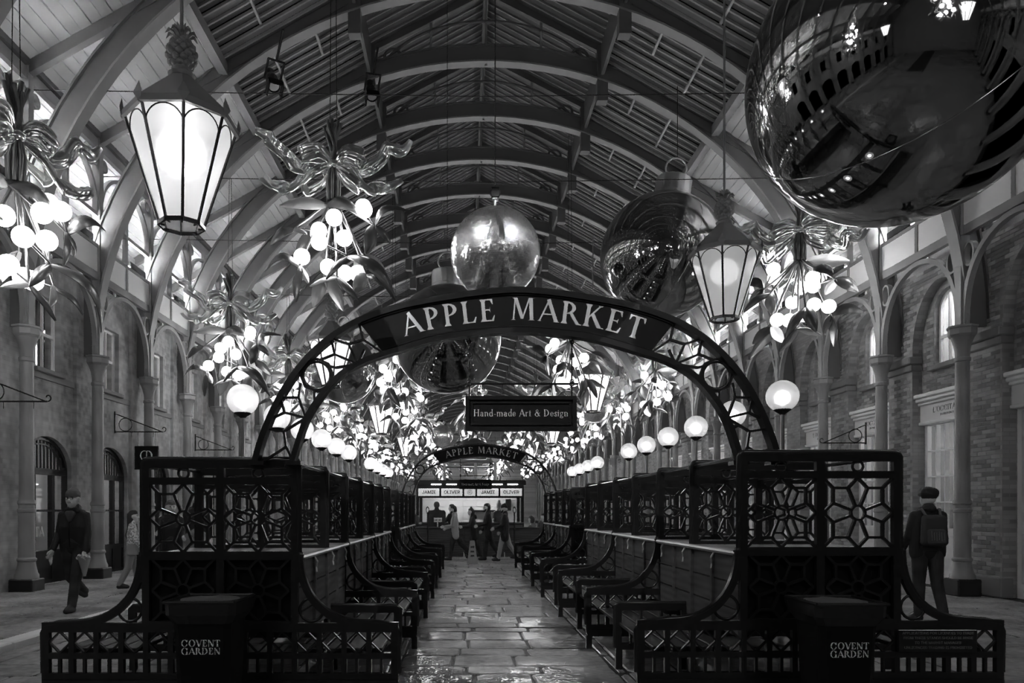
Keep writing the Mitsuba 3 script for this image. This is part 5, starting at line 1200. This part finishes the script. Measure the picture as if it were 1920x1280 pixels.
# ---------------------------------------------------------------- kiosk at the end of the aisle
kx0, kx1, ky = -1.68, 2.12, 27.0
ko = thing('kiosk', 'brightly lit food kiosk with five lettered light boxes at the end of the aisle', 'kiosk')
part(ko, 'counter', cat([cham(kx0, kx1, ky, ky + .5, 0, 1.02, .02), cham(kx0 - .05, kx1 + .05, ky - .06, ky + .56, 1.02, 1.08, .01)]), 'm_wood')
part(ko, 'back_wall', bx(kx0, kx1, ky + 2.2, ky + 2.3, 0, 2.42), 'm_tile')
for i in range(7):
    for j in range(5):
        a = kx0 + .05 + i * (kx1 - kx0 - .1) / 7
        part(ko, 'wall_panel', cham(a + .008, a + (kx1 - kx0 - .1) / 7 - .008, ky + 2.17, ky + 2.2, .9 + j * .25 + .006, .9 + (j + 1) * .25 - .006, .004), 'm_tile')
part(ko, 'corner_post', cat([bx(x - .05, x + .05, y - .05, y + .05, 0, 2.4) for x in (kx0, kx1) for y in (ky + .1, ky + 2.2)]), 'm_black')
part(ko, 'canopy', cat([cham(kx0 - .12, kx1 + .12, ky - .1, ky + 2.4, 2.42, 2.60, .02), bx(kx0 - .02, kx1 + .02, ky - .05, ky + .05, 1.96, 2.02)]), 'm_black')
part(ko, 'header', bx(kx0 - .02, kx1 + .02, ky - .03, ky + .05, 2.0, 2.44), 'm_black')
x = kx0 + .02
for i, (w, s) in enumerate(((.78, 'JAMIE'), (.79, 'OLIVER'), (.42, ''), (.79, 'JAMIE'), (.80, 'OLIVER'))):
    part(ko, 'light_box', cham(x + .01, x + w - .01, ky - .09, ky - .03, 2.03, 2.30, .008), 'm_glow', emit=.26)
    if s:
        m = inter(s, .115, .004, True); m.apply_transform(trimesh.transformations.rotation_matrix(math.pi / 2, (1, 0, 0))); wd = m.bounds[1][0]
        part(ko, 'lettering', moved(m, (x + w / 2 - wd / 2, ky - .092, 2.11)), 'm_dark_letter')
    else: part(ko, 'emblem', cat([ring((x + w / 2, ky - .093, 2.165), .085, .008, 'y', 24, 5), ring((x + w / 2, ky - .093, 2.165), .05, .006, 'y', 20, 5), bx(x + w / 2 - .03, x + w / 2 + .03, ky - .097, ky - .09, 2.155, 2.175)]), 'm_letter_dim')
    x += w + .045
for xx in (-1.0, -.45, 1.2, 1.75): part(ko, 'strip_lamp', cham(xx - .19, xx + .19, ky - .16, ky - .10, 2.42, 2.47, .01), 'm_glow', emit=2.5, weight=.3)
part(ko, 'ceiling_lamp', bx(kx0 + .3, kx1 - .3, ky + 1.2, ky + 1.5, 2.38, 2.41), 'm_glow', emit=9.0, weight=1.5)
part(ko, 'shelf', cat([bx(kx0 + 1.9, kx0 + 2.9, ky + 1.95, ky + 2.15, 1.45, 1.52), bx(kx1 - .5, kx1 - .3, ky + 1.9, ky + 2.1, 1.5, 1.95)]), 'm_black')
pf = thing('pipe_frame', 'grey pipe frame standing on the kiosk roof', 'frame')
part(pf, 'pipe', cat([rod((-.75, ky + .5, 3.32), (1.05, ky + .5, 3.32), .07, 12), rod((-.75, ky + .5, 3.10), (1.05, ky + .5, 3.10), .03, 8)] + [rod((xx, ky + .5, 2.58), (xx, ky + .5, 3.34), .05, 8) for xx in (-.72, .42)]), 'm_steel', 40)
ck = thing('round_dial', 'round pale dial on a post above the kiosk roof', 'dial')
part(ck, 'face', lathe([(0, -.02), (.15, -.02), (.15, .02), (0, .02)], 24).apply_transform(trimesh.transformations.rotation_matrix(math.pi / 2, (1, 0, 0))).apply_translation((1.15, ky + .4, 3.42)), 'm_cream')
part(ck, 'rim', cat([ring((1.15, ky + .38, 3.42), .16, .02, 'y', 24, 6), rod((1.15, ky + .38, 3.42), (1.23, ky + .38, 3.50), .01, 5)]), 'm_iron'); part(ck, 'post', rod((1.15, ky + .4, 2.58), (1.15, ky + .4, 3.28), .06, 10), 'm_steel')
for i, (x0, x1) in enumerate(((-1.85, -.02), (.02, 1.3), (1.34, 2.45))):
    b = thing('timber_barrier', ('left', 'middle', 'right')[i] + ' dark panelled timber barrier before the kiosk', 'barrier')
    part(b, 'panel', cat([cham(x0, x1, 24.3, 24.36, .06, .92, .008)]), 'm_wood'); part(b, 'rail', cat([cham(x0, x1, 24.24, 24.42, .92, .97, .01), cham(x0, x1, 24.27, 24.39, .48, .52, .008), cham(x0, x1, 24.27, 24.39, 0, .1, .008)]), 'm_wood')
for i, xx in enumerate((-1.17, .23, 1.62)):
    b = thing('barrier_post', f'{("left", "middle", "right")[i]} ring-topped iron post before the kiosk', 'post')
    part(b, 'pole', rod((xx, 24.0, 0), (xx, 24.0, 1.42), .022, 8), 'm_black'); part(b, 'ring_head', turned(ring((0, 0, 0), .07, .014, 'y', 20, 6), 0).apply_scale((.62, 1, 1.35)).apply_translation((xx, 24.0, 1.52)), 'm_black_rail', True); part(b, 'foot', lathe([(0, 0), (.14, 0), (.14, .02), (.03, .05), (0, .05)], 16, (xx, 24.0, 0)), 'm_black')
tb = thing('table_sign', 'small pale T-shaped sign standing on the left barrier', 'sign')
part(tb, 'plate', cham(-.98, -.72, 24.31, 24.33, 1.13, 1.27, .004), 'm_cream'); part(tb, 'stem', bx(-.88, -.84, 24.31, 24.33, .97, 1.13), 'm_cream'); [part(tb, 'mark', bx(-.95 + .12 * j, -.87 + .12 * j, 24.306, 24.31, 1.18, 1.21), 'm_dark_letter') for j in range(2)]
wf = thing('floor_sign', 'pale folding wet-floor sign standing in the aisle before the group', 'floor sign')
for s, nm in ((-1, 'front'), (1, 'back')):
    m = hull([(x, y, z) for x, z in ((-.15, 0), (.15, 0)) for y in (-.008, .008)] + [(x, y, .66) for x in (-.065, .065) for y in (-.008, .008)]); m.apply_transform(trimesh.transformations.rotation_matrix(s * .2, (1, 0, 0), (0, 0, .66)))
    part(wf, 'leaf', moved(m, (.235, 21.0, 0)), 'm_trouser_light')
part(wf, 'marks', cat([moved(turned(bx(-.05, .05, -.012, -.009, z, z + .05), -.2, (1, 0, 0), (0, 0, .66)), (.235, 21.0, 0)) for z in (.2, .32, .45)]), 'm_grey_cloth')

# ---------------------------------------------------------------- wall brackets and hanging shop signs
def bracket(key, x0, sx, y, z, L, H=.42):
    """scrolled iron sign bracket from the wall at x0 towards sx"""
    part(key, 'wall_bar', bx(min(x0, x0 + sx * .03), max(x0, x0 + sx * .03), y - .02, y + .02, z - .03, z + H + .05), 'm_black')
    part(key, 'arm', rod((x0, y, z), (x0 + sx * L, y, z), .014, 8), 'm_black')
    part(key, 'stay', rod((x0 - 0 * sx, y, z + H), (x0 + sx * L * .96, y, z + .01), .011, 8), 'm_black')
    part(key, 'ring', ring((x0 + sx * .25, y, z + .165), .15, .010, 'y', 28, 6), 'm_black', True)
    a = np.linspace(0, 4.6, 20); r = .065 * (1 - a / 7)
    part(key, 'scroll', tube(np.c_[x0 + sx * (L + .01 + r * np.sin(a)), a * 0 + y, z + .065 - r * np.cos(a)], .010, 6), 'm_black', True)
    part(key, 'hook', cat([rod((x0 + sx * q, y, z), (x0 + sx * q, y, z - .12), .006, 5) for q in (L * .35, L * .8)]), 'm_black')
for i, (y, lb) in enumerate(((17.25, 'scrolled iron bracket with ring on the left wall, above the black hanging sign'), (22.4, 'scrolled iron bracket with ring on the left wall, behind the left stall frame'), (12.45, 'iron sign bracket at the left edge of the picture'))):
    b = thing('sign_bracket', lb, 'bracket'); bracket(b, WL + (.0 if i else .0), 1, y, 3.32, 1.12)
for i, y in enumerate((17.1, 21.6)):
    b = thing('sign_bracket', ('nearer', 'farther')[i] + ' iron sign bracket on the right wall', 'bracket'); bracket(b, WR, -1, y, 3.05, 1.0)
sg = thing('shop_sign', 'black square hanging shop sign with a white ring monogram, left wall', 'sign')
sx_, sy_, sz_ = WL + .74, 17.25, 2.75
part(sg, 'board', cham(sx_ - .27, sx_ + .27, sy_ - .03, sy_ + .03, sz_ - .30, sz_ + .24, .006), 'm_black_matt')
el = lambda cx, rx, ry: affinity.scale(Point(cx, 0).buffer(1, 20), rx, ry)
cc = el(-.045, .095, .115).difference(el(-.035, .08, .102)).difference(sbox(-.02, -.05, .2, .05)); dd = el(.045, .10, .115).difference(el(.035, .075, .102)).intersection(sbox(.01, -1, 1, 1)).union(sbox(.0, -.113, .018, .113))
part(sg, 'monogram', ext(affinity.translate(cc.union(dd), sx_, sz_ + .02), .004, 'xz', sy_ - .034), 'm_white')
part(sg, 'hanger', cat([rod((sx_ + d, sy_, sz_ + .24), (sx_ + d, sy_, sz_ + .58), .006, 5) for d in (-.2, .2)]), 'm_black')
# lettering on the first left shop window
c = mid(0); g, wd = text_shape('NTA', .19, .0)
m = turned(ext(g, .004, 'xz'), math.pi / 2)
solo('window_lettering', moved(m, (WL - .13, c - .40, 1.0)), 'm_white', 'white letters on the glass of the first left shop front', 'lettering')
for i, (x, y, z, w, h) in enumerate(((6.25, 19.5, 2.15, .55, .42), (5.0, 17.4, 2.42, .8, .2))):
    b = thing('post_sign', ('pale lettered board on a post behind the right stalls', 'plain pale board on a post behind the first right globe lamps')[i], 'sign')
    part(b, 'board', cham(x - w / 2, x + w / 2, y - .02, y + .02, z - h / 2, z + h / 2, .006), 'm_cream')
    part(b, 'post', rod((x, y + .03, 0), (x, y + .03, z), .02, 8), 'm_black')
    if i == 0:
        m = inter('volca', .09, .004); m.apply_transform(trimesh.transformations.rotation_matrix(math.pi / 2, (1, 0, 0))); part(b, 'lettering', moved(m, (x - m.bounds[1][0] / 2, y - .024, z - .04)), 'm_dark_letter')

# ---------------------------------------------------------------- stage spotlights on the ribs
for i, (x, y, z, at, lb) in enumerate([(-3.9, 15.35, 10.2, (-2, 12, 5), 'black stage spotlight clamped to the second rib, upper left'), (-2.2, 17.9, 11.4, (-1, 14, 5), 'black stage spotlight clamped high on a farther rib')] +
        [(*s_[0], s_[1], ('left stage spotlight behind the camera aimed at the arch', 'right stage spotlight behind the camera aimed at the arch', 'left pin spot above the view aimed at the mirror ball', 'right pin spot above the view aimed at the mirror ball')[j]) for j, s_ in enumerate(SPOTS)]):
    b = thing('stage_spotlight', lb, 'spotlight')
    tw = T().look_at([x, y, z], at, [0, 0, 1]) @ T().scale([1.35, 1.35, 1.35])
    # local +z is the beam
    part(b, 'barrel', mikit.ply(lathe([(.085, -.02), (.095, -.02), (.095, -.24), (.075, -.26), (.07, -.46), (0, -.46), (0, -.44), (.06, -.44), (.085, -.22)], 18), 'm_black_rail', 35), None, tw=tw)
    part(b, 'lens', mikit.ply(lathe([(0, -.06), (.084, -.06), (.084, -.05), (0, -.05)], 18), 'm_glow'), None, tw=tw, emit=None if i < 2 else 40.0)
    part(b, 'yoke', mikit.ply(cat([beam((-.12, 0, -.2), (-.12, .3, -.2), .02, .03, (1, 0, 0)), beam((.12, 0, -.2), (.12, .3, -.2), .02, .03, (1, 0, 0)), beam((-.13, .3, -.2), (.13, .3, -.2), .03, .02, (0, 1, 0)), rod((0, .3, -.2), (0, .75, -.2), .02, 6)]), 'm_black'), None, tw=tw)
    part(b, 'barn_door', mikit.ply(cat([bx(-.115, -.1, -.1, .1, -.03, .12), bx(.1, .115, -.1, .1, -.03, .12), bx(-.1, .1, .1, .115, -.03, .12)]), 'm_black_matt'), None, tw=tw)
